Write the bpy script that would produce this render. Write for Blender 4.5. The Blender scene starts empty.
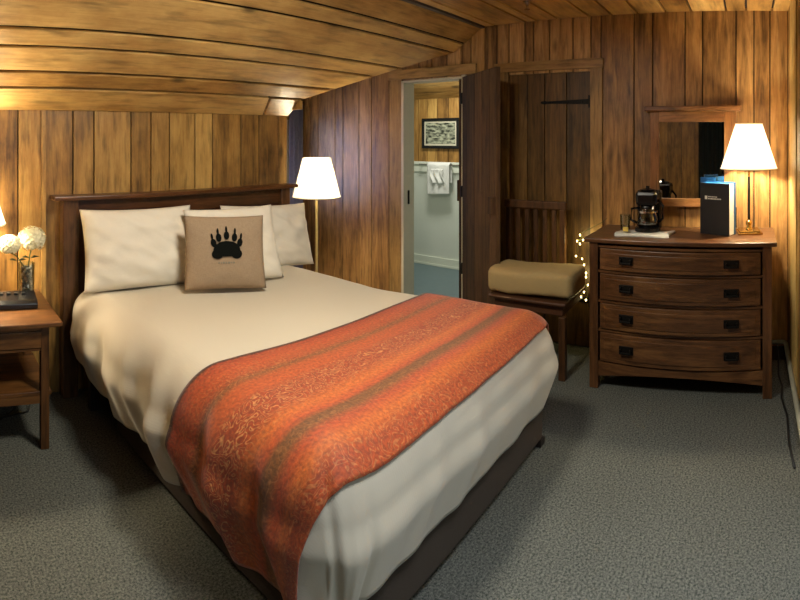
import bpy, bmesh, math, random
from mathutils import Vector, Matrix, noise

random.seed(7)
C = bpy.context.scene.collection
PI = math.pi

# ---------------------------------------------------------------- camera, light, exposure
F = 522.0                      # pixels per radian of the 800 px wide swept panorama
HC = 1.53                      # eye height
YAW = (400 + 71) / F           # azimuth of the middle of the frame, from +y towards +x
cam_d = bpy.data.cameras.new('camera')
cam = bpy.data.objects.new('camera', cam_d)
C.objects.link(cam)
cam.location = (0, 0, HC)
cam.rotation_euler = (PI / 2, 0, -YAW)
cam_d.type = 'PANO'
cam_d.panorama_type = 'CENTRAL_CYLINDRICAL'
cam_d.central_cylindrical_radius = 1.0
cam_d.central_cylindrical_range_u_min = -400 / F
cam_d.central_cylindrical_range_u_max = 400 / F
cam_d.central_cylindrical_range_v_min = -(600 - 138) / F
cam_d.central_cylindrical_range_v_max = 138 / F
cam_d.clip_start = 0.02
bpy.context.scene.camera = cam

vs = bpy.context.scene.view_settings
vs.view_transform = 'Standard'
vs.look = 'None'
vs.gamma = 1.0
vs.use_curve_mapping = False
vs.exposure = 0.85

w = bpy.data.worlds.new('world')
bpy.context.scene.world = w
w.use_nodes = True
w.node_tree.nodes['Background'].inputs[0].default_value = (0.55, 0.75, 1.0, 1)
w.node_tree.nodes['Background'].inputs[1].default_value = 0.5


def area(name, loc, target, sx, sy, power, col, spread=PI):
    d = bpy.data.lights.new(name, 'AREA')
    d.shape = 'RECTANGLE'; d.size = sx; d.size_y = sy
    d.energy = power; d.color = col; d.spread = spread
    o = bpy.data.objects.new(name, d); C.objects.link(o)
    o.location = loc
    o.rotation_euler = (Vector(target) - Vector(loc)).to_track_quat('-Z', 'Y').to_euler()
    return o


DAY = (0.72, 0.86, 1.0)
area('added_daylight', (0.9, -2.72, 1.55), (1.2, 1.0, 0.9), 1.5, 1.1, 16, DAY)          # stand-in daylight behind the added south window
area('window_daylight_nook', (3.0, 4.32, 1.25), (3.62, 3.72, 1.35), 0.7, 0.8, 3.2, (0.45, 0.55, 1.0), math.radians(85))   # through window_2
area('bathroom_fill', (4.45, 3.1, 2.25), (4.45, 3.1, 0), 0.3, 0.5, 12, (1.0, 0.97, 0.86))  # added light for the bathroom
area('ceiling_cool_fill', (1.0, -0.05, 2.36), (1.15, 0.12, 0), 0.7, 0.6, 8.5, (0.90, 0.95, 1.0), math.radians(88))  # added cool fill under the closed flat ceiling, no skylight there
area('ceiling_warm_fill', (1.25, 1.3, 2.36), (1.25, 1.5, 0), 0.35, 0.35, 23, (1.0, 0.92, 0.76))  # added warm fill above the bed, without a lamp fitting
P_NIGHT, P_FLOOR, P_DRESS = 54, 30, 48
WARM = (1.0, 0.84, 0.58)

# ---------------------------------------------------------------- materials


def srgb(r, g, b):
    f = lambda c: ((c / 255 + 0.055) / 1.055) ** 2.4 if c > 10 else c / 255 / 12.92
    return (f(r), f(g), f(b), 1)


def new_mat(name):
    m = bpy.data.materials.new(name); m.use_nodes = True
    nt = m.node_tree
    return m, nt, nt.nodes, nt.links, nt.nodes['Principled BSDF']


def plain(name, col, rough=0.5, metal=0.0, var=0.06, vscale=30, bump=0.0, bscale=200, spec=None, sheen=0):
    m, nt, N, L, b = new_mat(name)
    tc = N.new('ShaderNodeTexCoord')
    nz = N.new('ShaderNodeTexNoise'); nz.inputs['Scale'].default_value = vscale; nz.inputs['Detail'].default_value = 4
    L.new(tc.outputs['Object'], nz.inputs['Vector'])
    mr = N.new('ShaderNodeMapRange'); mr.inputs[3].default_value = 1 - var; mr.inputs[4].default_value = 1 + var
    L.new(nz.outputs['Fac'], mr.inputs[0])
    mx = N.new('ShaderNodeMix'); mx.data_type = 'RGBA'; mx.blend_type = 'MULTIPLY'; mx.inputs[0].default_value = 1
    mx.inputs[6].default_value = col
    L.new(mr.outputs[0], mx.inputs[7])
    L.new(mx.outputs[2], b.inputs['Base Color'])
    b.inputs['Roughness'].default_value = rough
    b.inputs['Metallic'].default_value = metal
    if spec is not None: b.inputs['Specular IOR Level'].default_value = spec
    if sheen: b.inputs['Sheen Weight'].default_value = sheen
    if bump:
        n2 = N.new('ShaderNodeTexNoise'); n2.inputs['Scale'].default_value = bscale; n2.inputs['Detail'].default_value = 3
        L.new(tc.outputs['Object'], n2.inputs['Vector'])
        bp = N.new('ShaderNodeBump'); bp.inputs['Strength'].default_value = bump; bp.inputs['Distance'].default_value = 0.01
        L.new(n2.outputs['Fac'], bp.inputs['Height']); L.new(bp.outputs[0], b.inputs['Normal'])
    return m


def wood(name, dark, mid, light, axis='Z', rough=0.4, knots=1.0, tone=0.5, grain=1.0, streak=0.5):
    """planks: the 'tone' attribute of each board shifts brightness (x) and texture offset (y)"""
    m, nt, N, L, b = new_mat(name)
    tc = N.new('ShaderNodeTexCoord')
    at = N.new('ShaderNodeAttribute'); at.attribute_name = 'tone'
    sp = N.new('ShaderNodeSeparateXYZ'); L.new(at.outputs['Vector'], sp.inputs[0])
    off = N.new('ShaderNodeMath'); off.operation = 'MULTIPLY'; off.inputs[1].default_value = 37
    L.new(sp.outputs['Y'], off.inputs[0])
    cb = N.new('ShaderNodeCombineXYZ')
    for i in range(3): L.new(off.outputs[0], cb.inputs[i])
    ad = N.new('ShaderNodeVectorMath'); ad.operation = 'ADD'
    L.new(tc.outputs['Object'], ad.inputs[0]); L.new(cb.outputs[0], ad.inputs[1])

    def mapped(al, ac):
        mp = N.new('ShaderNodeMapping')
        mp.inputs['Scale'].default_value = tuple(al if a == axis else ac for a in 'XYZ')
        L.new(ad.outputs[0], mp.inputs['Vector'])
        return mp
    # figure: long distorted streaks
    n1 = N.new('ShaderNodeTexNoise'); n1.inputs['Scale'].default_value = 1; n1.inputs['Detail'].default_value = 9
    n1.inputs['Roughness'].default_value = 0.68; n1.inputs['Distortion'].default_value = 0.9
    L.new(mapped(1.3 * grain, 16 * grain).outputs[0], n1.inputs['Vector'])
    n2 = N.new('ShaderNodeTexNoise'); n2.inputs['Scale'].default_value = 1; n2.inputs['Detail'].default_value = 5
    n2.inputs['Roughness'].default_value = 0.65
    L.new(mapped(2.6, 4.5).outputs[0], n2.inputs['Vector'])
    n3 = N.new('ShaderNodeTexNoise'); n3.inputs['Scale'].default_value = 1; n3.inputs['Detail'].default_value = 3
    L.new(mapped(9 * grain, 150 * grain).outputs[0], n3.inputs['Vector'])
    mx = N.new('ShaderNodeMath'); mx.operation = 'MULTIPLY_ADD'; mx.inputs[1].default_value = streak
    L.new(n1.outputs['Fac'], mx.inputs[0])
    m2 = N.new('ShaderNodeMath'); m2.operation = 'MULTIPLY'; m2.inputs[1].default_value = 0.9 - streak
    L.new(n2.outputs['Fac'], m2.inputs[0]); L.new(m2.outputs[0], mx.inputs[2])
    m3 = N.new('ShaderNodeMath'); m3.operation = 'MULTIPLY_ADD'; m3.inputs[1].default_value = 0.12
    L.new(n3.outputs['Fac'], m3.inputs[0]); L.new(mx.outputs[0], m3.inputs[2])
    tn = N.new('ShaderNodeMath'); tn.operation = 'MULTIPLY_ADD'; tn.inputs[1].default_value = tone
    L.new(sp.outputs['X'], tn.inputs[0]); L.new(m3.outputs[0], tn.inputs[2])
    s0 = N.new('ShaderNodeMath'); s0.operation = 'SUBTRACT'; s0.inputs[1].default_value = tone * 0.5
    L.new(tn.outputs[0], s0.inputs[0])
    rp = N.new('ShaderNodeValToRGB'); e = rp.color_ramp.elements
    e[0].position = 0.30; e[0].color = dark
    e[1].position = 0.72; e[1].color = light
    q = e.new(0.5); q.color = mid
    L.new(s0.outputs[0], rp.inputs[0])
    # short dark flecks
    n5 = N.new('ShaderNodeTexNoise'); n5.inputs['Scale'].default_value = 1; n5.inputs['Detail'].default_value = 5
    L.new(mapped(5 * grain, 34 * grain).outputs[0], n5.inputs['Vector'])
    fr = N.new('ShaderNodeMapRange'); fr.inputs[1].default_value = 0.30; fr.inputs[2].default_value = 0.50
    fr.inputs[3].default_value = 0.55; fr.inputs[4].default_value = 1.0
    L.new(n5.outputs['Fac'], fr.inputs[0])
    fm = N.new('ShaderNodeMix'); fm.data_type = 'RGBA'; fm.blend_type = 'MULTIPLY'; fm.inputs[0].default_value = 1
    L.new(rp.outputs[0], fm.inputs[6]); L.new(fr.outputs[0], fm.inputs[7])
    # knots
    vo = N.new('ShaderNodeTexVoronoi'); vo.inputs['Scale'].default_value = 1
    L.new(mapped(1.9, 4.2).outputs[0], vo.inputs['Vector'])
    kr = N.new('ShaderNodeMapRange'); kr.inputs[1].default_value = 0.04; kr.inputs[2].default_value = 0.13
    kr.inputs[3].default_value = 1 - 0.75 * knots; kr.inputs[4].default_value = 1
    L.new(vo.outputs['Distance'], kr.inputs[0])
    mm = N.new('ShaderNodeMix'); mm.data_type = 'RGBA'; mm.blend_type = 'MULTIPLY'; mm.inputs[0].default_value = 1
    L.new(fm.outputs[2], mm.inputs[6]); L.new(kr.outputs[0], mm.inputs[7])
    L.new(mm.outputs[2], b.inputs['Base Color'])
    rr = N.new('ShaderNodeMapRange'); rr.inputs[3].default_value = rough - 0.08; rr.inputs[4].default_value = rough + 0.15
    L.new(n2.outputs['Fac'], rr.inputs[0]); L.new(rr.outputs[0], b.inputs['Roughness'])
    bp = N.new('ShaderNodeBump'); bp.inputs['Strength'].default_value = 0.25; bp.inputs['Distance'].default_value = 0.004
    L.new(m3.outputs[0], bp.inputs['Height']); L.new(bp.outputs[0], b.inputs['Normal'])
    b.inputs['Specular IOR Level'].default_value = 0.4
    return m


W_D, W_M, W_L = srgb(70, 45, 17), srgb(152, 112, 56), srgb(198, 158, 88)
M = {}
M['wall_wood'] = wood('knotty_pine_boards', W_D, W_M, W_L, 'Z', 0.38, 0.8, 0.24)
M['ceil_wood'] = wood('ceiling_boards', srgb(90, 60, 24), srgb(172, 130, 70), srgb(212, 174, 108), 'X', 0.36, 0.9, 0.22, 0.8, 0.35)
M['ceil_wood_y'] = wood('dormer_boards', srgb(90, 60, 24), srgb(172, 130, 70), srgb(212, 174, 108), 'Y', 0.36, 0.9, 0.22, 0.8, 0.35)
M['gable_wood'] = wood('fir_boards', srgb(92, 62, 32), srgb(170, 128, 76), srgb(216, 176, 118), 'Z', 0.4, 0.6, 0.2, 1.0, 0.6)
M['door_wood'] = wood('dark_door_boards', srgb(58, 40, 18), srgb(112, 82, 42), srgb(156, 118, 68), 'Z', 0.4, 0.4, 0.3, 1.0, 0.65)
M['trim_z'] = wood('casing_board', srgb(86, 62, 30), srgb(140, 108, 62), srgb(176, 142, 90), 'Z', 0.4, 0.3, 0.2)
M['trim_y'] = wood('header_board', srgb(92, 66, 32), srgb(150, 116, 66), srgb(186, 150, 94), 'Y', 0.4, 0.4, 0.2)
M['trim_pale'] = wood('pale_corner_board', srgb(150, 120, 66), srgb(192, 162, 98), srgb(216, 190, 128), 'Z', 0.4, 0.1, 0.2)
M['groove'] = plain('dark_board_gap', srgb(26, 14, 7), 0.9)
D_D, D_M, D_L = srgb(46, 28, 14), srgb(94, 62, 36), srgb(138, 98, 58)
for a in 'XYZ':
    M['dresser_' + a] = wood('red_brown_oak_' + a.lower(), D_D, D_M, D_L, a, 0.3, 0.0, 0.12, 1.3, 0.6)
    M['night_' + a] = wood('nightstand_oak_' + a.lower(), srgb(44, 25, 10), srgb(92, 58, 28), srgb(130, 88, 46), a, 0.34, 0.0, 0.12, 1.3, 0.6)
    M['head_' + a] = wood('headboard_walnut_' + a.lower(), srgb(40, 20, 8), srgb(84, 48, 22), srgb(126, 78, 40), a, 0.32, 0.0, 0.15, 1.2, 0.6)
M['mirror_z'] = wood('mirror_frame_oak', srgb(70, 42, 20), srgb(138, 94, 54), srgb(178, 130, 80), 'Z', 0.34, 0.0, 0.12, 1.3, 0.6)
M['mirror_y'] = wood('mirror_frame_oak_y', srgb(70, 42, 20), srgb(138, 94, 54), srgb(178, 130, 80), 'Y', 0.34, 0.0, 0.12, 1.3, 0.6)
M['leaf_wood'] = wood('old_dark_door_boards', srgb(36, 24, 12), srgb(70, 48, 26), srgb(100, 72, 42), 'Z', 0.8, 0.4, 0.25, 1.0, 0.65)
M['chair_z'] = wood('chair_wood', srgb(38, 22, 11), srgb(80, 52, 29), srgb(114, 78, 46), 'Z', 0.4, 0.0, 0.2, 1.2)
M['chair_seat'] = plain('brown_seat_leather', srgb(74, 44, 24), 0.5, var=0.15)
M['iron'] = plain('black_iron', srgb(22, 20, 18), 0.55, 0.6)
M['black'] = plain('black_plastic', srgb(16, 16, 18), 0.25)
M['black_matte'] = plain('matte_black_plastic', srgb(22, 22, 22), 0.55)
M['brass'] = plain('polished_brass', srgb(196, 158, 84), 0.22, 1.0)
M['lamp_brass'] = plain('pale_brass_pole', srgb(232, 212, 150), 0.35, 0.35)
M['chrome'] = plain('chrome', srgb(200, 200, 200), 0.15, 1.0)
M['white_paint'] = plain('white_paint', srgb(214, 220, 206), 0.45, var=0.02)
M['bath_white'] = plain('bathroom_white_panel', srgb(206, 212, 202), 0.4, var=0.02)
M['bath_floor'] = plain('blue_grey_vinyl', srgb(92, 112, 118), 0.35, var=0.12, vscale=12)
M['jamb'] = plain('painted_jamb', srgb(196, 190, 168), 0.5, var=0.05)
M['pipe'] = plain('painted_pipe', srgb(150, 150, 132), 0.45, var=0.1)
M['linen'] = plain('white_cotton', srgb(226, 217, 200), 0.85, var=0.02, bump=0.12, bscale=60, sheen=0.2)
M['towel'] = plain('white_terry', srgb(222, 224, 220), 0.95, var=0.03, bump=0.5, bscale=420)
M['blanket'] = plain('tan_blanket', srgb(172, 150, 104), 0.95, var=0.06, bump=0.4, bscale=300)
M['skirt'] = plain('brown_grey_box_cover', srgb(58, 48, 38), 0.9, var=0.1, bump=0.2)
M['darkwood'] = plain('dark_frame', srgb(28, 18, 12), 0.6)
M['burlap_edge'] = plain('cushion_piping', srgb(120, 98, 70), 0.9)
M['paw'] = plain('black_print', srgb(12, 14, 11), 0.9, spec=0.1)
M['print_grey'] = plain('grey_print', srgb(120, 116, 100), 0.8)
M['petal'] = plain('cream_petals', srgb(232, 228, 196), 0.7, var=0.06)
M['stem'] = plain('green_stem', srgb(70, 84, 40), 0.6)
M['leaf'] = plain('dark_leaf', srgb(50, 60, 28), 0.6)
M['pebble'] = plain('river_pebble', srgb(60, 52, 44), 0.35, var=0.5, vscale=25)
M['navy'] = plain('navy_cover', srgb(16, 22, 34), 0.4)
M['blue'] = plain('blue_cover', srgb(16, 84, 140), 0.4)
M['paper'] = plain('white_paper', srgb(224, 228, 224), 0.7, var=0.02)
M['yellow'] = plain('yellow_packet', srgb(222, 196, 96), 0.6)
M['screen'] = plain('smoked_display', srgb(10, 12, 14), 0.1)
M['curtain'] = plain('blue_grey_curtain', srgb(132, 132, 164), 0.9, var=0.12)
M['dark_curtain'] = plain('dark_curtain', srgb(20, 26, 20), 0.9, var=0.2)
M['pewter'] = plain('crease_strip', srgb(70, 58, 54), 0.5)


def glass(name, tint, alpha=0.85, rough=0.03):
    m, nt, N, L, b = new_mat(name)
    N.remove(b)
    t = N.new('ShaderNodeBsdfTransparent'); t.inputs[0].default_value = tint
    g = N.new('ShaderNodeBsdfGlossy'); g.inputs['Roughness'].default_value = rough
    fr = N.new('ShaderNodeLayerWeight'); fr.inputs[0].default_value = 0.35
    mr = N.new('ShaderNodeMapRange'); mr.inputs[3].default_value = 1 - alpha; mr.inputs[4].default_value = 0.7
    L.new(fr.outputs['Fresnel'], mr.inputs[0])
    mx = N.new('ShaderNodeMixShader')
    L.new(mr.outputs[0], mx.inputs[0]); L.new(t.outputs[0], mx.inputs[1]); L.new(g.outputs[0], mx.inputs[2])
    L.new(mx.outputs[0], N['Material Output'].inputs[0])
    return m


M['glass'] = glass('clear_glass', (0.93, 0.97, 0.94, 1), 0.92)
M['dark_glass'] = glass('carafe_glass', (0.35, 0.42, 0.45, 1), 0.8)


def shade_mat():
    m, nt, N, L, b = new_mat('lampshade_fabric')
    N.remove(b)
    tc = N.new('ShaderNodeTexCoord'); nz = N.new('ShaderNodeTexNoise'); nz.inputs['Scale'].default_value = 60
    L.new(tc.outputs['Object'], nz.inputs['Vector'])
    cr = N.new('ShaderNodeValToRGB')
    cr.color_ramp.elements[0].color = (0.90, 0.88, 0.82, 1); cr.color_ramp.elements[1].color = (0.95, 0.93, 0.88, 1)
    L.new(nz.outputs['Fac'], cr.inputs[0])
    d = N.new('ShaderNodeBsdfDiffuse'); t = N.new('ShaderNodeBsdfTranslucent')
    L.new(cr.outputs[0], d.inputs[0]); L.new(cr.outputs[0], t.inputs[0])
    mx = N.new('ShaderNodeMixShader'); mx.inputs[0].default_value = 0.55
    L.new(d.outputs[0], mx.inputs[1]); L.new(t.outputs[0], mx.inputs[2])
    L.new(mx.outputs[0], N['Material Output'].inputs[0])
    return m


M['shade'] = shade_mat()


def mirror_mat():
    m, nt, N, L, b = new_mat('mirror_silver')
    b.inputs['Base Color'].default_value = (0.80, 0.80, 0.76, 1)
    b.inputs['Metallic'].default_value = 1; b.inputs['Roughness'].default_value = 0.02
    return m


M['mirror'] = mirror_mat()


def emit(name, col, s):
    m, nt, N, L, b = new_mat(name)
    b.inputs['Emission Color'].default_value = col; b.inputs['Emission Strength'].default_value = s
    b.inputs['Base Color'].default_value = col
    return m


M['fairy'] = emit('lit_fairy_bulb', (1.0, 0.80, 0.36, 1), 8)
M['bulb'] = emit('lit_lamp_bulb', (1.0, 0.8, 0.5, 1), 12)


def carpet_mat():
    m, nt, N, L, b = new_mat('grey_green_carpet')
    tc = N.new('ShaderNodeTexCoord')
    n1 = N.new('ShaderNodeTexNoise'); n1.inputs['Scale'].default_value = 110; n1.inputs['Detail'].default_value = 7; n1.inputs['Roughness'].default_value = 0.8
    n2 = N.new('ShaderNodeTexNoise'); n2.inputs['Scale'].default_value = 2.2; n2.inputs['Detail'].default_value = 3
    L.new(tc.outputs['Object'], n1.inputs['Vector']); L.new(tc.outputs['Object'], n2.inputs['Vector'])
    rp = N.new('ShaderNodeValToRGB'); e = rp.color_ramp.elements
    e[0].position = 0.39; e[0].color = srgb(46, 53, 50); e[1].position = 0.61; e[1].color = srgb(124, 124, 116)
    L.new(n1.outputs['Fac'], rp.inputs[0])
    mr = N.new('ShaderNodeMapRange'); mr.inputs[3].default_value = 0.85; mr.inputs[4].default_value = 1.15
    L.new(n2.outputs['Fac'], mr.inputs[0])
    mx = N.new('ShaderNodeMix'); mx.data_type = 'RGBA'; mx.blend_type = 'MULTIPLY'; mx.inputs[0].default_value = 1
    L.new(rp.outputs[0], mx.inputs[6]); L.new(mr.outputs[0], mx.inputs[7])
    L.new(mx.outputs[2], b.inputs['Base Color'])
    b.inputs['Roughness'].default_value = 1; b.inputs['Specular IOR Level'].default_value = 0.1
    bp = N.new('ShaderNodeBump'); bp.inputs['Strength'].default_value = 0.7; bp.inputs['Distance'].default_value = 0.012
    L.new(n1.outputs['Fac'], bp.inputs['Height']); L.new(bp.outputs[0], b.inputs['Normal'])
    return m


M['carpet'] = carpet_mat()


def coverlet_mat():
    m, nt, N, L, b = new_mat('white_ribbed_coverlet')
    uv = N.new('ShaderNodeUVMap'); uv.uv_map = 'UVMap'
    wv = N.new('ShaderNodeTexWave'); wv.wave_type = 'BANDS'; wv.bands_direction = 'X'
    wv.inputs['Scale'].default_value = 34; wv.inputs['Distortion'].default_value = 2.5; wv.inputs['Detail'].default_value = 2
    L.new(uv.outputs[0], wv.inputs['Vector'])
    nz = N.new('ShaderNodeTexNoise'); nz.inputs['Scale'].default_value = 5; nz.inputs['Detail'].default_value = 4
    L.new(uv.outputs[0], nz.inputs['Vector'])
    ad = N.new('ShaderNodeMath'); ad.operation = 'MULTIPLY_ADD'; ad.inputs[1].default_value = 1.6
    L.new(nz.outputs['Fac'], ad.inputs[0]); L.new(wv.outputs['Fac'], ad.inputs[2])
    bp = N.new('ShaderNodeBump'); bp.inputs['Strength'].default_value = 0.07; bp.inputs['Distance'].default_value = 0.008
    L.new(ad.outputs[0], bp.inputs['Height']); L.new(bp.outputs[0], b.inputs['Normal'])
    b.inputs['Base Color'].default_value = srgb(194, 184, 164)
    b.inputs['Roughness'].default_value = 0.85; b.inputs['Sheen Weight'].default_value = 0.2
    return m


M['coverlet'] = coverlet_mat()


def runner_mat():
    m, nt, N, L, b = new_mat('orange_patterned_weave')
    uv = N.new('ShaderNodeUVMap'); uv.uv_map = 'UVMap'
    sp = N.new('ShaderNodeSeparateXYZ'); L.new(uv.outputs[0], sp.inputs[0])
    nz = N.new('ShaderNodeTexNoise'); nz.inputs['Scale'].default_value = 9; nz.inputs['Detail'].default_value = 3
    L.new(uv.outputs[0], nz.inputs['Vector'])
    j = N.new('ShaderNodeMath'); j.operation = 'MULTIPLY_ADD'; j.inputs[1].default_value = 0.03
    L.new(nz.outputs['Fac'], j.inputs[0]); L.new(sp.outputs['Y'], j.inputs[2])
    rp = N.new('ShaderNodeValToRGB'); els = rp.color_ramp.elements
    stops = [(0.0, (87, 33, 8)), (0.02, (180, 73, 16)), (0.10, (166, 65, 14)), (0.17, (199, 97, 24)), (0.24, (180, 69, 18)),
             (0.29, (128, 75, 24)), (0.33, (122, 71, 22)), (0.36, (190, 77, 20)), (0.43, (205, 101, 26)), (0.50, (170, 67, 14)),
             (0.62, (166, 63, 14)), (0.68, (195, 83, 22)), (0.75, (190, 83, 24)), (0.79, (135, 77, 30)), (0.83, (180, 73, 20)),
             (0.90, (194, 77, 20)), (0.985, (170, 59, 16)), (1.0, (77, 29, 8))]
    els[0].position = 0; els[0].color = srgb(*stops[0][1]); els[1].position = 1; els[1].color = srgb(*stops[-1][1])
    for p, c in stops[1:-1]:
        q = els.new(p); q.color = srgb(*c)
    L.new(j.outputs[0], rp.inputs[0])
    # curling chain-stitch figure: rings of cells, drawn as thin lines
    mp = N.new('ShaderNodeMapping'); mp.inputs['Scale'].default_value = (15, 12, 1)
    L.new(uv.outputs[0], mp.inputs['Vector'])
    v1 = N.new('ShaderNodeTexNoise'); v1.inputs['Scale'].default_value = 1.5; v1.inputs['Detail'].default_value = 0.6; v1.inputs['Distortion'].default_value = 1.1
    L.new(mp.outputs[0], v1.inputs['Vector'])
    r1 = N.new('ShaderNodeMapRange'); r1.interpolation_type = 'SMOOTHSTEP'
    sc_ = N.new('ShaderNodeMath'); sc_.operation = 'MULTIPLY'; sc_.inputs[1].default_value = 7.0
    L.new(v1.outputs['Fac'], sc_.inputs[0])
    frc = N.new('ShaderNodeMath'); frc.operation = 'FRACT'; L.new(sc_.outputs[0], frc.inputs[0])
    pp = N.new('ShaderNodeMath'); pp.operation = 'SUBTRACT'; pp.inputs[1].default_value = 0.5
    L.new(frc.outputs[0], pp.inputs[0])
    ab = N.new('ShaderNodeMath'); ab.operation = 'ABSOLUTE'; L.new(pp.outputs[0], ab.inputs[0])
    r1.inputs[1].default_value = 0.05; r1.inputs[2].default_value = 0.17; r1.inputs[3].default_value = 1; r1.inputs[4].default_value = 0
    L.new(ab.outputs[0], r1.inputs[0])
    band = N.new('ShaderNodeValToRGB'); be = band.color_ramp.elements
    be[0].position = 0; be[0].color = (0.35, 0.35, 0.35, 1); be[1].position = 1; be[1].color = (0.2, 0.2, 0.2, 1)
    for p, c in ((0.12, 0.4), (0.2, 0.06), (0.29, 0.25), (0.36, 0.05), (0.45, 0.3), (0.52, 0.9), (0.62, 0.9), (0.67, 0.15), (0.74, 0.05), (0.80, 0.5), (0.9, 0.3)):
        q = be.new(p); q.color = (c, c, c, 1)
    L.new(j.outputs[0], band.inputs[0])
    f = N.new('ShaderNodeMath'); f.operation = 'MULTIPLY'
    L.new(r1.outputs[0], f.inputs[0]); L.new(band.outputs[0], f.inputs[1])
    f2 = N.new('ShaderNodeMath'); f2.operation = 'MULTIPLY'; f2.inputs[1].default_value = 1.0; L.new(f.outputs[0], f2.inputs[0])
    mx = N.new('ShaderNodeMix'); mx.data_type = 'RGBA'
    L.new(f2.outputs[0], mx.inputs[0]); L.new(rp.outputs[0], mx.inputs[6]); mx.inputs[7].default_value = srgb(214, 142, 80)
    # fine dark spots in the weave
    mp2 = N.new('ShaderNodeMapping'); mp2.inputs['Scale'].default_value = (95, 60, 1)
    L.new(uv.outputs[0], mp2.inputs['Vector'])
    n4 = N.new('ShaderNodeTexNoise'); n4.inputs['Scale'].default_value = 1; n4.inputs['Detail'].default_value = 3
    L.new(mp2.outputs[0], n4.inputs['Vector'])
    r4 = N.new('ShaderNodeMapRange'); r4.inputs[1].default_value = 0.35; r4.inputs[2].default_value = 0.65; r4.inputs[3].default_value = 0.5; r4.inputs[4].default_value = 0.88
    L.new(n4.outputs['Fac'], r4.inputs[0])
    m2 = N.new('ShaderNodeMix'); m2.data_type = 'RGBA'; m2.blend_type = 'MULTIPLY'; m2.inputs[0].default_value = 1
    L.new(mx.outputs[2], m2.inputs[6]); L.new(r4.outputs[0], m2.inputs[7])
    L.new(m2.outputs[2], b.inputs['Base Color'])
    b.inputs['Roughness'].default_value = 0.7; b.inputs['Sheen Weight'].default_value = 0.15
    bp = N.new('ShaderNodeBump'); bp.inputs['Strength'].default_value = 0.4; bp.inputs['Distance'].default_value = 0.004
    L.new(n4.outputs['Fac'], bp.inputs['Height']); L.new(bp.outputs[0], b.inputs['Normal'])
    return m


M['runner'] = runner_mat()


def burlap_mat():
    m, nt, N, L, b = new_mat('natural_burlap')
    tc = N.new('ShaderNodeTexCoord')
    out = []
    for s in ((700, 60, 60), (60, 700, 60)):
        mp = N.new('ShaderNodeMapping'); mp.inputs['Scale'].default_value = (s[0], s[2], s[1])
        L.new(tc.outputs['Object'], mp.inputs['Vector'])
        n = N.new('ShaderNodeTexNoise'); n.inputs['Scale'].default_value = 1; L.new(mp.outputs[0], n.inputs['Vector']); out.append(n)
    a = N.new('ShaderNodeMath'); a.operation = 'ADD'
    L.new(out[0].outputs['Fac'], a.inputs[0]); L.new(out[1].outputs['Fac'], a.inputs[1])
    r = N.new('ShaderNodeValToRGB'); r.color_ramp.elements[0].position = 0.0; r.color_ramp.elements[1].position = 1.0
    h = N.new('ShaderNodeMath'); h.operation = 'MULTIPLY'; h.inputs[1].default_value = 0.5; L.new(a.outputs[0], h.inputs[0])
    r.color_ramp.elements[0].color = srgb(120, 99, 76); r.color_ramp.elements[1].color = srgb(178, 154, 126)
    L.new(h.outputs[0], r.inputs[0]); L.new(r.outputs[0], b.inputs['Base Color'])
    b.inputs['Roughness'].default_value = 0.95
    bp = N.new('ShaderNodeBump'); bp.inputs['Strength'].default_value = 0.3; bp.inputs['Distance'].default_value = 0.002
    L.new(a.outputs[0], bp.inputs['Height']); L.new(bp.outputs[0], b.inputs['Normal'])
    return m


M['burlap'] = burlap_mat()


def photo_mat():
    m, nt, N, L, b = new_mat('old_black_and_white_print')
    tc = N.new('ShaderNodeTexCoord')
    mp = N.new('ShaderNodeMapping'); mp.inputs['Scale'].default_value = (6, 9, 26); L.new(tc.outputs['Object'], mp.inputs['Vector'])
    n = N.new('ShaderNodeTexNoise'); n.inputs['Scale'].default_value = 1.4; n.inputs['Detail'].default_value = 6; L.new(mp.outputs[0], n.inputs['Vector'])
    r = N.new('ShaderNodeValToRGB'); e = r.color_ramp.elements
    e[0].position = 0.4; e[0].color = srgb(30, 34, 28); e[1].position = 0.62; e[1].color = srgb(170, 174, 150)
    L.new(n.outputs['Fac'], r.inputs[0]); L.new(r.outputs[0], b.inputs['Base Color'])
    b.inputs['Roughness'].default_value = 0.3
    return m


M['print'] = photo_mat()

# ---------------------------------------------------------------- mesh helpers


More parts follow.
